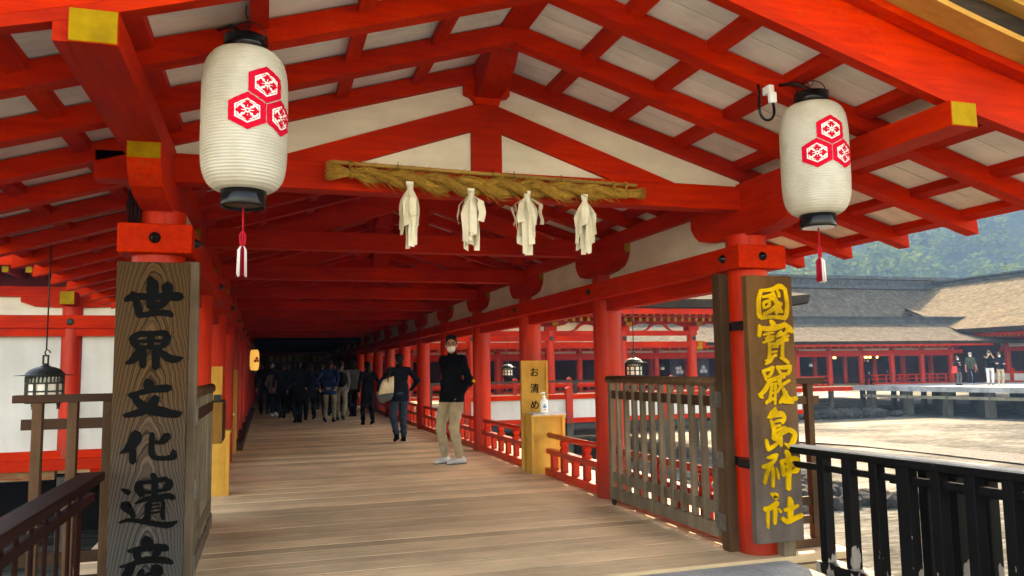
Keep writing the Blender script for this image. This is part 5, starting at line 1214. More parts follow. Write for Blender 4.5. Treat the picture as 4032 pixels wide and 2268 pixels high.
# stage deck
ST = thing('stage', 'wide grey wooden stage on dark piles, reaching out over the mud flat', 'stage', (36, 30, 0))
def sx_(y): return 30.75+(36.0-y)*0.285
m = MB(); A = [(sx_(36.2), 36.2), (sx_(16), 16), (75, 16), (75, 36.2)]; m.prism(A, 'z', -0.26, -0.004); m.build('stage_deck', GREYDECK, ST, bevel=0.01)
m = MB()
for k in range(10):
    y = 35.7-1.95*k; m.hexa([(sx_(y)+0.1, y, -0.62), (sx_(y)+0.2, y, -0.62), (sx_(y-1.95)+0.2, y-1.95, -0.62), (sx_(y-1.95)+0.1, y-1.95, -0.62), (sx_(y)+0.1, y, -0.47), (sx_(y)+0.2, y, -0.47), (sx_(y-1.95)+0.2, y-1.95, -0.47), (sx_(y-1.95)+0.1, y-1.95, -0.47)])
m.build('brace_rail', mat('pale_brace', (0.27, 0.23, 0.15), (0.18, 0.15, 0.10), (8, 8, 8), 0.8, 0.2), ST)
for k in range(11):
    for j in range(3):
        y = 35.4-1.95*k; x = sx_(y)+0.30+2.2*j; m = MB(); m.box(x-0.17, x+0.17, y-0.17, y+0.17, GROUND-0.2, -0.262); m.build('pile', PILE, ST)
# roof of the inner sanctuary behind the colonnade
BK = thing('rear_hall', 'tall dark bark roof with a heavy tiled ridge behind the colonnade', 'hall', (36, 48, 0))
m, pt = hall_roof(BK, 14, 52, 46.3, 49.3, 4.5, 6.9, 0.3, THATCH, 0, False, sag=0.03, nx=24); m.build('roof', [THATCH, THDARK], BK)
m = MB(); m.box(13.8, 52, 49.0, 49.6, 6.8, 7.02); m.box(13.8, 52, 49.1, 49.5, 7.021, 7.52); m.box(13.6, 52, 48.9, 49.7, 7.521, 7.75)
for i in range(150): m.box(14+0.253*i, 14.12+0.253*i, 49.06, 49.1, 7.1, 7.4)
m.build('ridge', RIDGE, BK)
m = MB(); m.add([(14, 49.3, 6.9), (52, 49.3, 6.9), (52, 55, 4.2), (14, 55, 4.2)], [(0, 1, 2, 3)]); m.build('rear_roof', THATCH, BK)
wallbox(BK, 'wall', DKWALL, 16, 44, 46.6, 54, 0.0, 4.3)
# main hall at the right, its ridge running towards us
MH = thing('main_hall', 'large shrine hall with a sunlit tan bark roof at the right edge', 'hall', (46, 40, 0))
m = MB(); nx, ny = 30, 12; vs = []; fs = []
for j in range(ny+1):
    v = j/ny
    for i in range(nx+1):
        u = i/nx; y = 37.6-3.0*0-(37.6-14)*u+(56.0-37.6)*v*(1-u)
        x = 39.6+10.4*v; z = 3.15+3.95*(v-0.07*math.sin(math.pi*v)); vs.append((x, y, z))
for j in range(ny):
    for i in range(nx): a = j*(nx+1)+i; fs.append((a+1, a, a+nx+1, a+nx+2))
m.add(vs, fs, 0, True)
m.hexa([(39.7, 14, 2.88), (40.2, 14, 2.90), (40.2, 37.5, 2.90), (39.7, 37.5, 2.88), (39.62, 14, 3.14), (40.2, 14, 3.3), (40.2, 37.5, 3.3), (39.62, 37.5, 3.14)], 1); m.build('roof', [THATCHT, THDARK], MH)
m = MB(); m.box(49.75, 50.35, 14, 56.1, 7.02, 7.16); m.box(49.85, 50.25, 14, 56.1, 7.161, 7.30); m.box(49.65, 50.45, 14, 56.4, 7.301, 7.42); m.build('ridge', RIDGE, MH)
m = MB(); m.add([(50, 14, 7.1), (50, 56, 7.1), (60, 56, 3.15), (60, 14, 3.15)], [(0, 1, 2, 3)]); m.add([(39.6, 37.6, 3.15), (60, 37.6, 3.15), (50, 56, 7.1)], [(0, 1, 2)]); m.build('rear_roof', THATCHT, MH)
m = MB()
for i in range(80):
    y = 37.2-0.29*i; m.box(40.3, 42.4, y-0.05, y+0.05, 2.62, 2.73); m.box(40.295, 40.3, y-0.048, y+0.048, 2.622, 2.728, 1)
m.build('rafter_row', [RED, YEL], MH)
wallbox(MH, 'eave_board', RED, 40.15, 40.28, 14, 37.4, 2.70, 2.86); wallbox(MH, 'lintel_beam', RED, 42.2, 42.5, 14, 37, 1.78, 2.05); wallbox(MH, 'upper_beam', RED, 42.2, 42.5, 14, 37, 2.35, 2.6); wallbox(MH, 'plaster_frieze', PLASTW, 42.3, 42.4, 14, 37, 2.051, 2.349)
for i in range(8):
    y = 36.6-2.4*i; m = MB(); m.cyl((42.35, y), 0.17, 0, 2.4, 16); m.build('column', REDZ, MH)
    m = MB(); m.prism([(y-1.25, 0.05), (y-1.25, 0.75), (y-1.15, 0.80), (y-1.05, 0.75), (y-1.05, 0.05)], 'x', 41.2, 41.36); m.build('post', REDZ, MH)
m = MB(); m.box(41.22, 41.34, 14, 37, 0.0, 0.08); m.box(41.22, 41.34, 14, 37, 0.50, 0.62); m.build('low_rail', REDY, MH)
m = MB(); m.box(41.26, 41.30, 14, 37, 0.08, 0.50); m.build('low_panel', PLASTW, MH)
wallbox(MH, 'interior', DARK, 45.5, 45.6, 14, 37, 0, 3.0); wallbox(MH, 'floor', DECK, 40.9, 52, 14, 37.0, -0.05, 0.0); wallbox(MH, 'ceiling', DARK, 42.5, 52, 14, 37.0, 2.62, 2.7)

# ------------------------------------------------------------------ wooded hillside
def hill(x, y):
    r = math.hypot(x, y)/2.3; a = math.atan2(x, y)
    return 2.3*max(-1.0, -3+0.33*(r-92)+6*math.sin(a*9+1)+4*math.sin(r*0.05+a*7)) if r > 80 else GROUND-0.8
m = MB(); vs = []; fs = []; na, nr = 60, 40
for j in range(nr+1):
    for i in range(na+1):
        a = R(-50)+R(125)*i/na; r = 186+760*j/nr; x, y = r*math.sin(a), r*math.cos(a); vs.append((x, y, hill(x, y)))
for j in range(nr):
    for i in range(na): q = j*(na+1)+i; fs.append((q, q+1, q+na+2, q+na+1))
m.add(vs, fs, 0, True); struct(m.build('hill', SOIL))
rng = np.random.default_rng(5)
def tree_cloud(cx, cy, cz, H, kind, n):
    """leaf clumps of one crown: quads scattered through tiers (conifer) or lobes (broadleaf)"""
    Q = []
    if kind == 0:
        tiers = 11
        t = rng.integers(0, tiers, n); f = (t+rng.random(n)*0.45)/tiers
        rr = H*0.24*(1-f)**0.8*(0.55+0.45*rng.random(n))*(0.8+0.4*np.sin(t*2.3)); a = rng.random(n)*2*math.pi
        # tiers broken into boughs
        a = a+0.35*np.sin(a*5+t)
        p = np.stack([cx+rr*np.cos(a), cy+rr*np.sin(a), cz+H*(0.12+0.88*f)-rr*0.22], 1); s = H*0.034*(1.2-0.7*f)
    else:
        L = 9; lc = rng.normal(0, 1, (L, 3)); lc /= np.linalg.norm(lc, axis=1)[:, None]; lc *= np.array([0.30, 0.30, 0.26])*H*rng.uniform(0.5, 1, (L, 1))
        k = rng.integers(0, L, n); d = rng.normal(0, 1, (n, 3)); d /= np.linalg.norm(d, axis=1)[:, None]; d *= H*0.17*rng.uniform(0.75, 1.05, (n, 1))
        p = np.array([cx, cy, cz+H*0.58])+lc[k]+d; s = np.full(n, H*0.032)
    return p, s
def quads(p, s):
    n = len(p); u = rng.normal(0, 1, (n, 3)); u[:, 2] *= 0.35; u /= np.linalg.norm(u, axis=1)[:, None]
    w = rng.normal(0, 1, (n, 3)); w -= u*(u*w).sum(1)[:, None]; w /= np.linalg.norm(w, axis=1)[:, None]
    s = s[:, None]*rng.uniform(0.7, 1.3, (n, 1)); v = np.stack([p-u*s, p+w*s*0.55, p+u*s, p-w*s*0.55], 1); return v.reshape(-1, 3)
def leaf_mesh(name, V):
    me = bpy.data.meshes.new(name); n = len(V)//4
    me.vertices.add(len(V)); me.vertices.foreach_set('co', V.astype(np.float32).ravel())
    me.loops.add(len(V)); me.loops.foreach_set('vertex_index', np.arange(len(V), dtype=np.int32))
    me.polygons.add(n); me.polygons.foreach_set('loop_start', np.arange(0, len(V), 4, dtype=np.int32)); me.polygons.foreach_set('loop_total', np.full(n, 4, dtype=np.int32))
    me.materials.append(LEAF); me.update(); me.validate(); return me
VV = []
for i in range(900):
    a = R(rng.uniform(30, 58)); r = 2.3*(92+rng.random()**0.75*290); x, y = r*math.sin(a), r*math.cos(a); H = 2.0*rng.uniform(8, 14)*(1.1 if i % 3 else 0.8)
    p, s = tree_cloud(x, y, hill(x, y)-0.5, H, 0 if rng.random() < 0.55 else 1, 560 if r < 400 else 320); VV.append(quads(p, s*1.15))
o = bpy.data.objects.new('hillside_forest', leaf_mesh('hillside_forest', np.concatenate(VV))); COL.objects.link(o)
tag(o, 'hazy green forest covering the hillside behind the shrine roofs', 'forest', None, 'stuff')
VV = []
for i in range(150):
    a = R(rng.uniform(-45, 30)); r = 2.3*(92+rng.random()*150); x, y = r*math.sin(a), r*math.cos(a)
    p, s = tree_cloud(x, y, hill(x, y)-0.5, 2.2*rng.uniform(9, 15), 1, 120); VV.append(quads(p, s*1.5))
o = bpy.data.objects.new('hidden_woodland', leaf_mesh('hidden_woodland', np.concatenate(VV))); COL.objects.link(o)
tag(o, 'woodland on the slope behind the walkway, seen only in slits', 'forest', None, 'stuff')
# air
hz = MB(); hz.box(-800, 1000, -90, 1050, -8, 330)
hm = bpy.data.materials.new('sea_haze'); hm.use_nodes = True; hm.node_tree.nodes.clear()
ho = hm.node_tree.nodes.new('ShaderNodeOutputMaterial'); hv = hm.node_tree.nodes.new('ShaderNodeVolumePrincipled')
hv.inputs['Density'].default_value = 0.00068; hv.inputs['Color'].default_value = (0.30, 0.58, 0.98, 1); hv.inputs['Anisotropy'].default_value = 0.0
hm.node_tree.links.new(hv.outputs[0], ho.inputs['Volume'])
o = hz.build('haze', hm); tag(o, 'pale blue haze over the bay and hillside', 'haze', None, 'stuff')

# ------------------------------------------------------------------ people
def ik(a, b, l1, l2, pole):
    a = Vector(a); b = Vector(b); d = b-a; L = min(d.length, (l1+l2)*0.999); dn = d.normalized(); b = a+dn*L
    x = (l1*l1-l2*l2+L*L)/(2*L); h = math.sqrt(max(0, l1*l1-x*x)); pv = Vector(pole); pv = (pv-dn*pv.dot(dn)).normalized()
    return a+dn*x+pv*h, b
def blob(name, m, mt, parent, voxel, smooth=3, flat0=False):
    """one continuous surface grown round the given shapes"""
    o = m.build('tmp', mt, None)
    r = o.modifiers.new('r', 'REMESH'); r.mode = 'VOXEL'; r.voxel_size = voxel; r.use_smooth_shade = True
    s = o.modifiers.new('s', 'SMOOTH'); s.factor = 0.5; s.iterations = smooth
    bpy.context.view_layer.update()
    me = bpy.data.meshes.new_from_object(o.evaluated_get(bpy.context.evaluated_depsgraph_get()))
    bpy.data.objects.remove(o); me.name = name
    if flat0:
        for v in me.vertices: v.co.z = max(v.co.z, 0.0)
    me.materials.clear(); me.materials.append(mt)
    for p in me.polygons: p.use_smooth = True
    q = bpy.data.objects.new(name, me); COL.objects.link(q); q.parent = parent; return q
def person(label, loc, H, face, top, legs, shoe, hair=HAIR, feet=((-0.10, 0.0, 0.0, 0), (0.10, 0.0, 0.0, 0)), hands=((-0.25, 0.05, 0.84), (0.25, 0.05, 0.84)), elbow=((-0.5, -1, 0), (0.5, -1, 0)),
           head_yaw=0.0, head_pitch=0.0, mask=False, coat=0.86, sleeves=1.0, fine=False, long_hair=False, skirt=False, group=None, cuffs=False, collar=True, bare_calf=False, lean=0.0, fist=False, width=1.0):
    """figure facing local +y, right hand at +x; all lengths for 1.75 m, scaled to H"""
    k = H/1.75
    t = thing('person', label, 'person', loc, math.atan2(-face[0], face[1]), group)
    vx = (0.0075 if fine else 0.010)*k
    S = lambda p: Vector(p)*k
    W = width
    hipz = 0.905
    sh = {-1: Vector((-0.168*W, -0.015+lean, 1.425)), 1: Vector((0.168*W, -0.015+lean, 1.425))}
    hd = {}; el = {}; kn = {}; an = {}
    for i, s in enumerate((-1, 1)):
        el[s], hd[s] = ik(sh[s], hands[i], 0.295, 0.265, elbow[i])
        f = feet[i]; an[s] = Vector((f[0], f[1]-0.02, f[2]+0.085))
        kn[s], an[s] = ik(Vector((s*0.092, 0, hipz)), an[s], 0.43, 0.415, (0.15*s, 1, 0))
    Rh = Matrix.Rotation(head_yaw, 3, 'Z') @ Matrix.Rotation(head_pitch, 3, 'X'); hc = Vector((0, 0.005+lean, 1.60))
    HP = lambda x, y, z: S(hc+Rh @ Vector((x, y, z)))
    b = MB()
    b.ell(HP(0, 0.005, 0.045), S((0.074, 0.092, 0.107)), rot=Rh); b.ell(HP(0, 0.035, -0.035), S((0.056, 0.060, 0.060)), rot=Rh); b.cap(HP(0, 0.045, -0.06), HP(0, 0.06, -0.07), .032*k, .026*k)
    b.cap(HP(0, 0.088, 0.045), HP(0, 0.108, 0.005), 0.010*k, 0.015*k, 8); b.cap(HP(-.022, 0.088, -0.028), HP(.022, 0.088, -.028), .010*k, .010*k, 8)
    b.cap(HP(-.035, .076, .055), HP(.035, .076, .055), .014*k, .014*k, 8)
    for s in (-1, 1): b.ell(HP(s*0.077, -0.002, 0.02), S((0.011, 0.022, 0.034)), rot=Rh)
    b.cap(S((0, -0.015+lean, 1.42)), S(hc+Vector((0, -0.005, -0.02))), 0.056*k, 0.052*k)
    b.ell(S((0, lean, 1.29)), S((0.155*W, 0.10, 0.17))); b.ell(S((0, lean*.5, 1.08)), S((0.14*W, 0.095, 0.18))); b.ell(S((0, 0, 0.93)), S((0.155*W, 0.10, 0.12)))
    b.cap(S(sh[-1]+Vector((.03, 0, 0))), S(sh[1]-Vector((.03, 0, 0))), 0.058*k, 0.058*k)
    for s in (-1, 1):
        b.cap(S(sh[s]), S(el[s]), 0.048*k, 0.038*k); b.cap(S(el[s]), S(hd[s]), 0.039*k, 0.026*k)
        d = (hd[s]-el[s]).normalized(); sd_ = d.cross(Vector((s, 0.3, 0.1))).normalized(); nrm = sd_.cross(d)
        b.cap(S(hd[s]), S(hd[s]+d*0.07), 0.024*k, 0.026*k, 8)
        for j in range(-1, 2): b.cap(S(hd[s]+d*0.02+sd_*0.02*j), S(hd[s]+d*0.085+sd_*0.022*j), .013*k, .014*k, 8)
        for j, (o_, L) in enumerate(((-0.033, 0.062), (-0.011, 0.074), (0.011, 0.07), (0.032, 0.054))):
            base = hd[s]+d*0.088+sd_*o_; bend = nrm*(-0.03 if not fist else -0.05); mid = base+d*L*0.55+bend*0.25; tip = mid+d*L*(0.42 if not fist else 0.1)+bend*0.6
            b.cap(S(base), S(mid), 0.0105*k, 0.0095*k, 7); b.cap(S(mid), S(tip), 0.0095*k, 0.008*k, 7)
        tb = hd[s]+d*0.03+sd_*-0.028; b.cap(S(tb), S(tb+d*0.035-sd_*0.022), .0125*k, .011*k, 7); b.cap(S(tb+d*0.035-sd_*0.022), S(tb+d*0.065-sd_*0.024-nrm*.012), .011*k, .009*k, 7)
        b.cap(S((s*0.092, 0, hipz)), S(kn[s]), 0.078*k, 0.052*k); b.cap(S(kn[s]), S(an[s]), 0.052*k, 0.036*k)
        p = feet[0 if s < 0 else 1]; fd = Vector((math.sin(p[3]), math.cos(p[3]), 0)); b.cap(S(an[s]-fd*0.03+Vector((0, 0, -.045))), S(an[s]+fd*0.13+Vector((0, 0, -.055))), .034*k, .026*k)
    blob('body', b, SKIN, t, vx)
    # hair
    h = MB(); h.ell(HP(0, -0.014, 0.062), S((0.086, 0.100, 0.111)), rot=Rh)
    if hair is not None:
        h.cap(HP(-.05, .06, .125), HP(.05, .06, .125), .030*k, .030*k); h.ell(HP(0, -0.055, -0.01), S((.062, .045, .07)), rot=Rh)
        if long_hair: h.ell(HP(0, -0.06, -0.05), S((.085, .05, .13)), rot=Rh); h.ell(HP(0, -.02, .03), S((.092, .085, .10)), rot=Rh)
        hb = blob('hair', h, hair, t, vx*1.1, 2)
    # eyes
    for s in (-1, 1):
        e = MB(); e.ell(HP(s*0.031, 0.0905, 0.028), S((0.011, 0.006, 0.006)), 10, 6, 0, Rh); e.build('eye', HAIR, t, org=(0, 0, 0)).location = (0, 0, 0)
        if fine:
            e = MB(); e.cap(HP(s*0.018, 0.094, 0.055), HP(s*0.046, 0.086, 0.056), .0055*k, .0045*k, 6); e.build('eyebrow', HAIR, t, org=(0, 0, 0)).location = (0, 0, 0)
    if mask:
        mk = MB(); mk.ell(HP(0, 0.052, -0.030), S((0.060, 0.062, 0.052)), rot=Rh); mk.cap(HP(0, .10, .002), HP(0, .105, -.035), .018*k, .022*k)
        for s in (-1, 1): mk.cap(HP(s*.05, .06, -.01), HP(s*.078, .0, .02), .006*k, .006*k, 6)
        blob('mask', mk, MASKM, t, vx, 2)
    # jacket
    j = MB(); a = 0.020
    j.ell(S((0, lean, 1.28)), S((0.172*W, 0.118, 0.185))); j.ell(S((0, lean*.5, 1.08)), S((0.165*W, 0.118, 0.2))); 
    j.cap(S(sh[-1]+Vector((.03, 0, -.005))), S(sh[1]+Vector((-.03, 0, -.005))), 0.070*k, 0.070*k)
    hemz = coat
    j.cap(S((-.07*W, 0, max(hemz+.07, .3))), S((-.075*W, 0, 1.10)), .112*k, .105*k, 14); j.cap(S((.07*W, 0, max(hemz+.07, .3))), S((.075*W, 0, 1.10)), .112*k, .105*k, 14)
    j.ell(S((0, 0, hemz+.06)), S((0.19*W, 0.14, 0.15))); j.ell(S((0, 0.012, hemz+.01)), S((0.185*W, 0.14, 0.08)))
    if collar: j.cap(S((0, -0.015+lean, 1.44)), S((0, -0.008+lean, 1.515)), .070*k, .062*k)
    for i, s in enumerate((-1, 1)):
        j.cap(S(sh[s]), S(el[s]), 0.066*k, 0.052*k)
        if sleeves > 0.5:
            e2 = el[s]+(hd[s]-el[s])*0.93; j.cap(S(el[s]), S(e2), 0.052*k, 0.040*k)
            # creases at the elbow
            j.cap(S(el[s]+Vector((0.02*s, -.02, .02))), S(el[s]+Vector((-.02*s, .03, -.01))), .034*k, .034*k)
    jk = blob('jacket' if sleeves > .5 else 'shirt', j, top, t, vx*1.25, 3)
    for v in jk.data.vertices:      # flat hem, soft folds
        if v.co.z < hemz*k: v.co.z = hemz*k
        zz = v.co.z/k; n = 0.004*math.sin(zz*38+v.co.x*22/k)*math.sin(v.co.x*31/k+zz*9)*k; L = math.hypot(v.co.x, v.co.y) or 1; v.co.x += n*v.co.x/L; v.co.y += n*v.co.y/L
    # trousers
    q = MB()
    q.ell(S((0, 0, 0.935)), S((0.172*W, 0.118, 0.13)))
    for i, s in enumerate((-1, 1)):
        q.cap(S((s*0.088*W, 0, hipz)), S(kn[s]), 0.098*k*(.5+.5*W), 0.072*k); end = an[s]+(kn[s]-an[s])*(0.06 if not cuffs else 0.12)
        if bare_calf: end = kn[s]+(an[s]-kn[s])*0.1
        q.cap(S(kn[s]), S(end), 0.072*k, (0.058 if not cuffs else 0.060)*k)
        if cuffs: q.cap(S(end), S(end+(an[s]-kn[s]).normalized()*0.03), .050*k, .044*k)
        for z in (0.25, 0.5, 0.8): c = kn[s].lerp(an[s], z); q.cap(S(c+Vector((.02, -.02, 0))), S(c+Vector((-.02, .03, .02))), .05*k, .05*k)
    tr = blob('trousers', q, legs, t, vx*1.25, 3)
    for v in tr.data.vertices:
        zz = v.co.z/k; s = 1 if v.co.x > 0 else -1; n = 0.005*math.sin(zz*46+v.co.x*30/k)*(1 if zz < .8 else .4)*k; v.co.y += n; v.co.x += n*.4
    if skirt:
        sk = MB(); sk.lathe([(0.17*k, 0.95*k), (0.19*k, 0.8*k), (0.22*k, 0.45*k), (0.20*k, 0.44*k)], (0, 0, 0), 24, cap=False); o = sk.build('skirt', top, t, org=(0, 0, 0)); o.location = (0, 0, 0)
    # shoes
    for i, s in enumerate((-1, 1)):
        f = feet[i]; fd = Vector((math.sin(f[3]), math.cos(f[3]), 0)); z0 = f[2]; tip = 0.0
        base = Vector((an[s].x, an[s].y, z0))
        m2 = MB(); pit = Vector((0, 0, -min(0.05, z0*0.9)))
        m2.cap(S(base-fd*0.045+Vector((0, 0, .045))), S(base+fd*0.06+Vector((0, 0, .042))), .043*k, .044*k, 12); m2.cap(S(base+fd*0.06+Vector((0, 0, .040))), S(base+fd*0.165+Vector((0, 0, .030))+pit), .044*k, .033*k, 12); m2.cap(S(base-fd*0.03+Vector((0, 0, .05))), S(an[s]+Vector((0, 0, .015))-fd*.01), .042*k, .042*k)
        so = blob('shoe', m2, shoe, t, vx*1.1, 2, flat0=z0 == 0)
        if fine and z0 == 0:
            zs = 0.016*k; c = MB(); vs = [tuple(v.co) for v in so.data.vertices if False]
            pr = [(base.x*k+(fd.x*u+fd.y*w)*k, base.y*k+(fd.y*u-fd.x*w)*k) for u, w in ((-.092, 0), (-.08, .032), (-.02, .045), (.06, .049), (.13, .044), (.185, .026), (.202, 0), (.185, -.026), (.13, -.044), (.06, -.049), (-.02, -.045), (-.08, -.032))]
            c.prism(pr, 'z', 0.0015, zs); o = c.build('sole', CGREY if shoe is CWHITE else CBLACK, so, org=(0, 0, 0)); o.location = (0, 0, 0)
    t['k'] = k
    del t['k']
    return t, dict(HP=HP, S=S, k=k, sh=sh, el=el, hd=hd)
# the masked man standing by the right railing
p1, g1 = person('man in a black jacket and beige trousers with white mask, glasses and white trainers', (2.44, 10.72, 0), 1.735, (-0.88, -0.48), CBLACK, CBEIGE, CWHITE,
   feet=((-0.14, 0.0, 0, 0.35), (0.10, 0.06, 0, 0.0)), hands=((-0.175, 0.0, 0.915), (0.175, 0.0, 0.915)), elbow=((-0.35, -1, 0), (0.35, -1, 0)), head_yaw=0.80, mask=True, coat=0.84, fine=True, cuffs=True, width=1.18)
m = MB(); HP = g1['HP']; k = g1['k']
for s in (-1, 1): m.tube([HP(s*0.033+0.027*math.cos(a), 0.105-0.012*abs(math.cos(a))*(1 if s*math.cos(a) > 0 else 0), 0.026+0.019*math.sin(a)) for a in [2*math.pi*q/14 for q in range(15)]], 0.0026*k, 5); m.tube([HP(s*0.06, 0.092, 0.03), HP(s*0.082, 0.05, 0.032), HP(s*0.083, -0.01, 0.028)], 0.0024*k, 5)
m.tube([HP(-0.008, 0.108, 0.03), HP(0.008, 0.108, 0.03)], 0.0024*k, 5)
o = m.build('glasses', CBLACK, p1, org=(0, 0, 0)); o.location = (0, 0, 0)
# small yellow-topped bottle in his back pocket / bag
t = thing('small_bottle', 'small yellow-capped bottle sticking out behind the standing man', 'bottle', (2.70, 10.66, 1.05)); m = MB(); m.bar((2.68, 10.66, 1.04), (2.725, 10.66, 1.10), 0.035, 0.035, 0); m.bar((2.722, 10.66, 1.097), (2.745, 10.66, 1.125), 0.036, 0.036, 1); m.build('bottle_body', [CBLACK, mat('yellow_cap', (0.75, 0.55, 0.03), None, rough=0.4, bump=0)], t)
# walker with the tote bag
p2, g2 = person('walker in a navy jacket and jeans seen from behind, tote bag on one shoulder', (2.29, 14.30, 0), 1.565, (-0.10, 1), CNAVY, CDENIM, CBLACK,
   feet=((-0.10, -0.16, 0.05, 0), (0.10, 0.08, 0, 0.1)), hands=((-0.30, 0.16, 1.02), (0.27, 0.10, 1.02)), elbow=((-1, -0.8, 0), (1, -0.9, 0)), coat=0.80, fine=True, width=1.10)
t = thing('tote_bag', 'cream canvas tote bag with a grey base carried by the walker in navy', 'bag', (2.04, 14.14, 0.72))
def bag_part(name, mt, rows):
    m = MB()
    vs = []; n = 20
    for z, xc, yc, hw, hd, tilt in rows:
        for k in range(n):
            a = 2*math.pi*k/n; c, q = math.cos(a), math.sin(a); ux = math.copysign(abs(c)**0.55, c); uy = math.copysign(abs(q)**0.55, q)
            vs.append((xc+hw*ux, yc+hd*uy, z+tilt*ux+0.006*math.sin(3*a+z*30)))
    m.add(vs, [(i*n+k, i*n+(k+1) % n, (i+1)*n+(k+1) % n, (i+1)*n+k) for i in range(len(rows)-1) for k in range(n)]+[tuple(range(n))[::-1], tuple((len(rows)-1)*n+k for k in range(n))], 0, True)
    return m.build(name, mt, t)
bag_part('bag_upper', CCREAM, [(0.86, 2.015, 14.11, 0.140, 0.06, 0.02), (0.95, 2.03, 14.11, 0.132, 0.058, 0.025), (1.05, 2.045, 14.115, 0.118, 0.05, 0.03), (1.13, 2.06, 14.12, 0.100, 0.04, 0.035)])
bag_part('bag_base', CGREY, [(0.725, 2.0, 14.11, 0.085, 0.04, 0.015), (0.74, 2.0, 14.11, 0.115, 0.055, 0.016), (0.80, 2.005, 14.11, 0.135, 0.061, 0.018), (0.862, 2.015, 14.11, 0.143, 0.062, 0.02)])
m = MB()
for yy in (14.08, 14.15): m.tube([(2.035, yy, 0.86), (2.055, yy-0.01 if yy < 14.1 else yy+.01, 1.12), (2.10, 14.19, 1.28), (2.13, 14.27, 1.352), (2.15, 14.36, 1.29)], 0.010, 6)
m.build('strap', CTAUPE, t)
# visitors further in, walking away
GR = 'visitors walking away down the walkway'
def walker(label, x, y, H, top, legs, ph, shoe=CBLACK, **kw):
    f = ((-0.10, 0.13*ph, 0.0 if ph > 0 else 0.05, 0), (0.10, -0.13*ph, 0.05 if ph > 0 else 0.0, 0))
    rw = random.Random(label); kw.setdefault('head_yaw', rw.uniform(-0.7, 0.7)); kw.setdefault('head_pitch', rw.uniform(-0.15, 0.1)); kw.setdefault('width', rw.uniform(0.95, 1.2)); kw.setdefault('hands', ((-rw.uniform(.2, .3), rw.uniform(-.08, .2), rw.uniform(.84, 1.02)), (rw.uniform(.2, .3), rw.uniform(-.08, .2), rw.uniform(.84, 1.05))))
    return person(label, (x, y, 0), H, kw.pop('face', (rw.uniform(-.35, .35), 1)), top, legs, shoe, feet=f, group=GR, **kw)
walker('visitor in a dusty pink hooded coat and black trousers, back turned, among the dark crowd', 0.22, 23.9, 1.40, CPINK, CBLACK, 1, CWHITE, coat=0.82, long_hair=True)
walker('tall visitor in black, back turned, between the pink coat and the blue jacket', 0.76, 20.5, 1.56, CBLACK, CBLACK, -1, coat=0.6)
walker('visitor in a bright blue jacket and khaki trousers, back turned', 1.50, 20.3, 1.54, CBLUE, CKHAKI, -1, coat=0.78)
t, g = walker('visitor in a grey top and khaki trousers carrying a black backpack', 1.83, 20.9, 1.51, CGREY, CKHAKI, 1)
bp_ = thing('backpack', 'black backpack worn by the visitor in khaki trousers', 'bag', (1.83, 20.72, 0.9)); m = MB(); m.ell((1.83, 20.74, 1.05), (0.15, 0.09, 0.20)); m.ell((1.83, 20.70, 0.97), (0.12, 0.08, 0.10)); m.build('pack', CBLACK, bp_)
walker('visitor in a long black coat nearest the right columns, holding a patterned bag', 2.28, 18.9, 1.47, CBLACK, CBLACK, 1, coat=0.55, long_hair=True)
bp_ = thing('hand_bag', 'black and white patterned hand bag held by the visitor in the long black coat', 'bag', (2.56, 18.95, 0.72)); m = MB(); m.hexa([(2.49, 18.9, 0.62), (2.64, 18.9, 0.62), (2.64, 19.0, 0.62), (2.49, 19.0, 0.62), (2.51, 18.92, 0.85), (2.62, 18.92, 0.85), (2.62, 18.98, 0.85), (2.51, 18.98, 0.85)]); m.build('bag_body', mat('patterned_bag', (0.02, 0.02, 0.02), (0.35, 0.32, 0.28), (14, 14, 14), 0.7, 0), bp_, bevel=0.02)
walker('visitor in black at the far left of the crowd by the yellow lantern', -0.05, 24.9, 1.57, CBLACK, CBLACK, 1)
walker('visitor in a dark grey patterned sweater near the right columns', 2.30, 22.4, 1.54, CTAUPE, CBLACK, -1, long_hair=True)
walker('short visitor in black in the middle of the crowd', 1.25, 24.6, 1.41, CBLACK, CBLACK, 1, long_hair=True)
walker('visitor in dark navy deep in the walkway, between the black figures', 0.85, 26.4, 1.46, CNAVY, CBLACK, -1)
person('visitor facing us with a pale mask, deep in the dark crowd at the left', (0.16, 26.2, 0), 1.58, (0, -1), CBLACK, CBLACK, CBLACK, mask=True, group=GR)
walker('visitor in taupe at the back of the crowd on the right', 1.75, 27.2, 1.5, CTAUPE, CBLACK, 1)
for lb_, x_, y_, H_, c_ in (('visitor in black half hidden behind the pink coat', 0.42, 22.6, 1.50, CBLACK), ('visitor in black between the tall dark figure and the blue jacket', 1.1, 21.6, 1.48, CNAVY), ('visitor in black half hidden behind the khaki trousers', 1.62, 23.0, 1.55, CBLACK), ('visitor in black behind the grey top with the backpack', 2.0, 24.4, 1.52, CBLACK), ('visitor in black right behind the tall dark figure', 0.60, 25.2, 1.5, CBLACK)):
    walker(lb_, x_, y_, H_, c_, CBLACK, 1 if x_ > 1 else -1, coat=0.7)
walker('visitor in black at the very back of the crowd', 2.45, 28.6, 1.5, CBLACK, CBLACK, -1, long_hair=True)
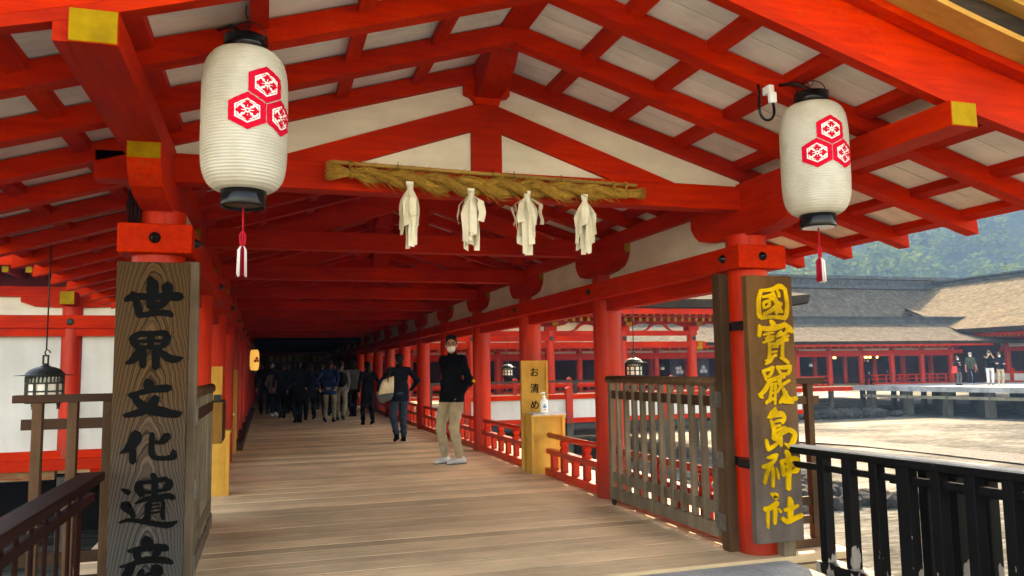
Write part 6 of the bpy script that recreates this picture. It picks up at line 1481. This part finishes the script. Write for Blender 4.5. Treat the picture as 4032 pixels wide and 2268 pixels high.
# people on the stage
GS = 'people standing on the stage'
w, g = person('woman in a navy jacket and dark leggings holding a red bag on the stage', (34.55, 32.85, 0), 1.50, (-0.1, -1), CNAVY, CGREY, CBLACK, hands=((-0.08, 0.17, 1.22), (0.10, 0.17, 1.32)), elbow=((-1, -.3, -.4), (1, -.3, -.4)), long_hair=True, group=GS, coat=0.8, mask=True)
bg_ = thing('red_bag', 'bright red carrier bag hanging from the arm of the woman on the stage', 'bag', (34.28, 32.80, 0.6)); m = MB(); m.hexa([(34.12, 32.75, 0.62), (34.40, 32.72, 0.64), (34.40, 32.86, 0.64), (34.12, 32.88, 0.62), (34.17, 32.76, 0.98), (34.40, 32.74, 0.99), (34.40, 32.84, 0.99), (34.17, 32.86, 0.98)]); m.build('bag_body', CRED, bg_, bevel=0.015); m = MB(); m.tube([(34.22, 32.8, 0.98), (34.28, 32.8, 1.12), (34.36, 32.8, 0.98)], 0.012, 6); m.build('handle', CRED, bg_)
person('bald man in a camouflage shirt and navy trousers with white stripes on the stage', (35.32, 32.75, 0), 1.68, (-0.5, -0.85), CCAMO, CNAVY, CWHITE, hair=GREYHAIR, sleeves=0, mask=True, group=GS, width=1.12, hands=((-0.29, 0.05, 0.82), (0.29, 0.05, 0.82)))
person('woman in a red top half hidden behind the man in camouflage', (35.62, 33.05, 0), 1.53, (-0.5, -0.85), CRED, CWHITE, CWHITE, mask=True, group=GS, bare_calf=True)
c, g = person('man in a black shirt and white trousers raising a camera on the stage', (35.86, 32.10, 0), 1.76, (-0.66, -0.75), CBLACK, CWHITE, CGREY, sleeves=0, mask=True, group=GS, hands=((-0.07, 0.34, 1.56), (0.02, 0.34, 1.55)), elbow=((-.5, .2, -1), (.6, .2, -1)), fist=True, width=1.08)
cm_ = thing('camera', 'small black camera held up by the man in white trousers', 'camera', (35.6, 31.84, 1.62)); m = MB(); m.box(35.55, 35.67, 31.80, 31.86, 1.62, 1.70); m.build('camera_body', CBLACK, cm_, bevel=0.006); m = MB(); m.lathe([(0.03, 0), (0.03, -0.05)], (35.61, 31.80, 1.66), 12, 0, True, 'y'); m.build('lens', LACQ, cm_)
person('man in a navy top and tan trousers with folded arms on the stage', (36.15, 31.75, 0), 1.63, (-0.5, -0.85), CNAVY, CBEIGE, CWHITE, mask=True, group=GS, hands=((0.10, 0.16, 1.18), (-0.10, 0.17, 1.15)), elbow=((-1, .1, -.5), (1, .1, -.5)))
bg_ = thing('shoulder_bag', 'dark shoulder bag hanging beside the man with the camera', 'bag', (36.10, 32.0, 0.9)); m = MB(); m.ell((36.12, 32.05, 1.02), (0.16, 0.10, 0.19)); m.build('bag_body', CBLACK, bg_)
person('man in a dark suit walking along the far colonnade', (32.1, 36.6, 0), 1.47, (0.8, -0.6), CBLACK, CBLACK, CBLACK, feet=((-0.10, 0.2, 0, 0), (0.10, -0.15, 0, 0)), coat=0.75)
person('visitor in dark clothes beyond the side hall, facing the right wooden stand', (9.55, 27.0, 0), 1.5, (-0.5, -1), CBLACK, CBLACK, CBLACK, coat=0.6)
for i, (x, y, c_) in enumerate(((34.2, 39.2, CNAVY), (36.1, 39.3, CBLACK))):
    person(('seated-looking dark figure behind the far colonnade rail, left one', 'dark figure behind the far colonnade rail, right of the other')[i].replace('seated-looking ', ''), (x, y, 0), 1.5, (0, -1), c_, CBLACK, CBLACK, group='dark figures inside the far colonnade')
# shallow run-off channel across the sand
m = MB(); pts = [(16.6, 25.6), (18.2, 24.2), (18.85, 21.9), (19.25, 19.2), (19.5, 16.6), (19.65, 14.9), (19.8, 12)]
L_ = []; R_ = []
for i, (x, y) in enumerate(pts):
    w = 0.8+0.12*math.sin(i*2.1); L_.append((x-w, y-w, GROUND+0.075)); R_.append((x+w, y+w, GROUND+0.075))
m.add(L_+R_, [(i, i+1, len(pts)+i+1, len(pts)+i) for i in range(len(pts)-1)])
struct(m.build('run_off_water', mat('brown_shallow_water', (0.075, 0.046, 0.018), (0.045, 0.028, 0.011), (3, 3, 3), 0.22, 1.0, 0.03, spec=0.5)))
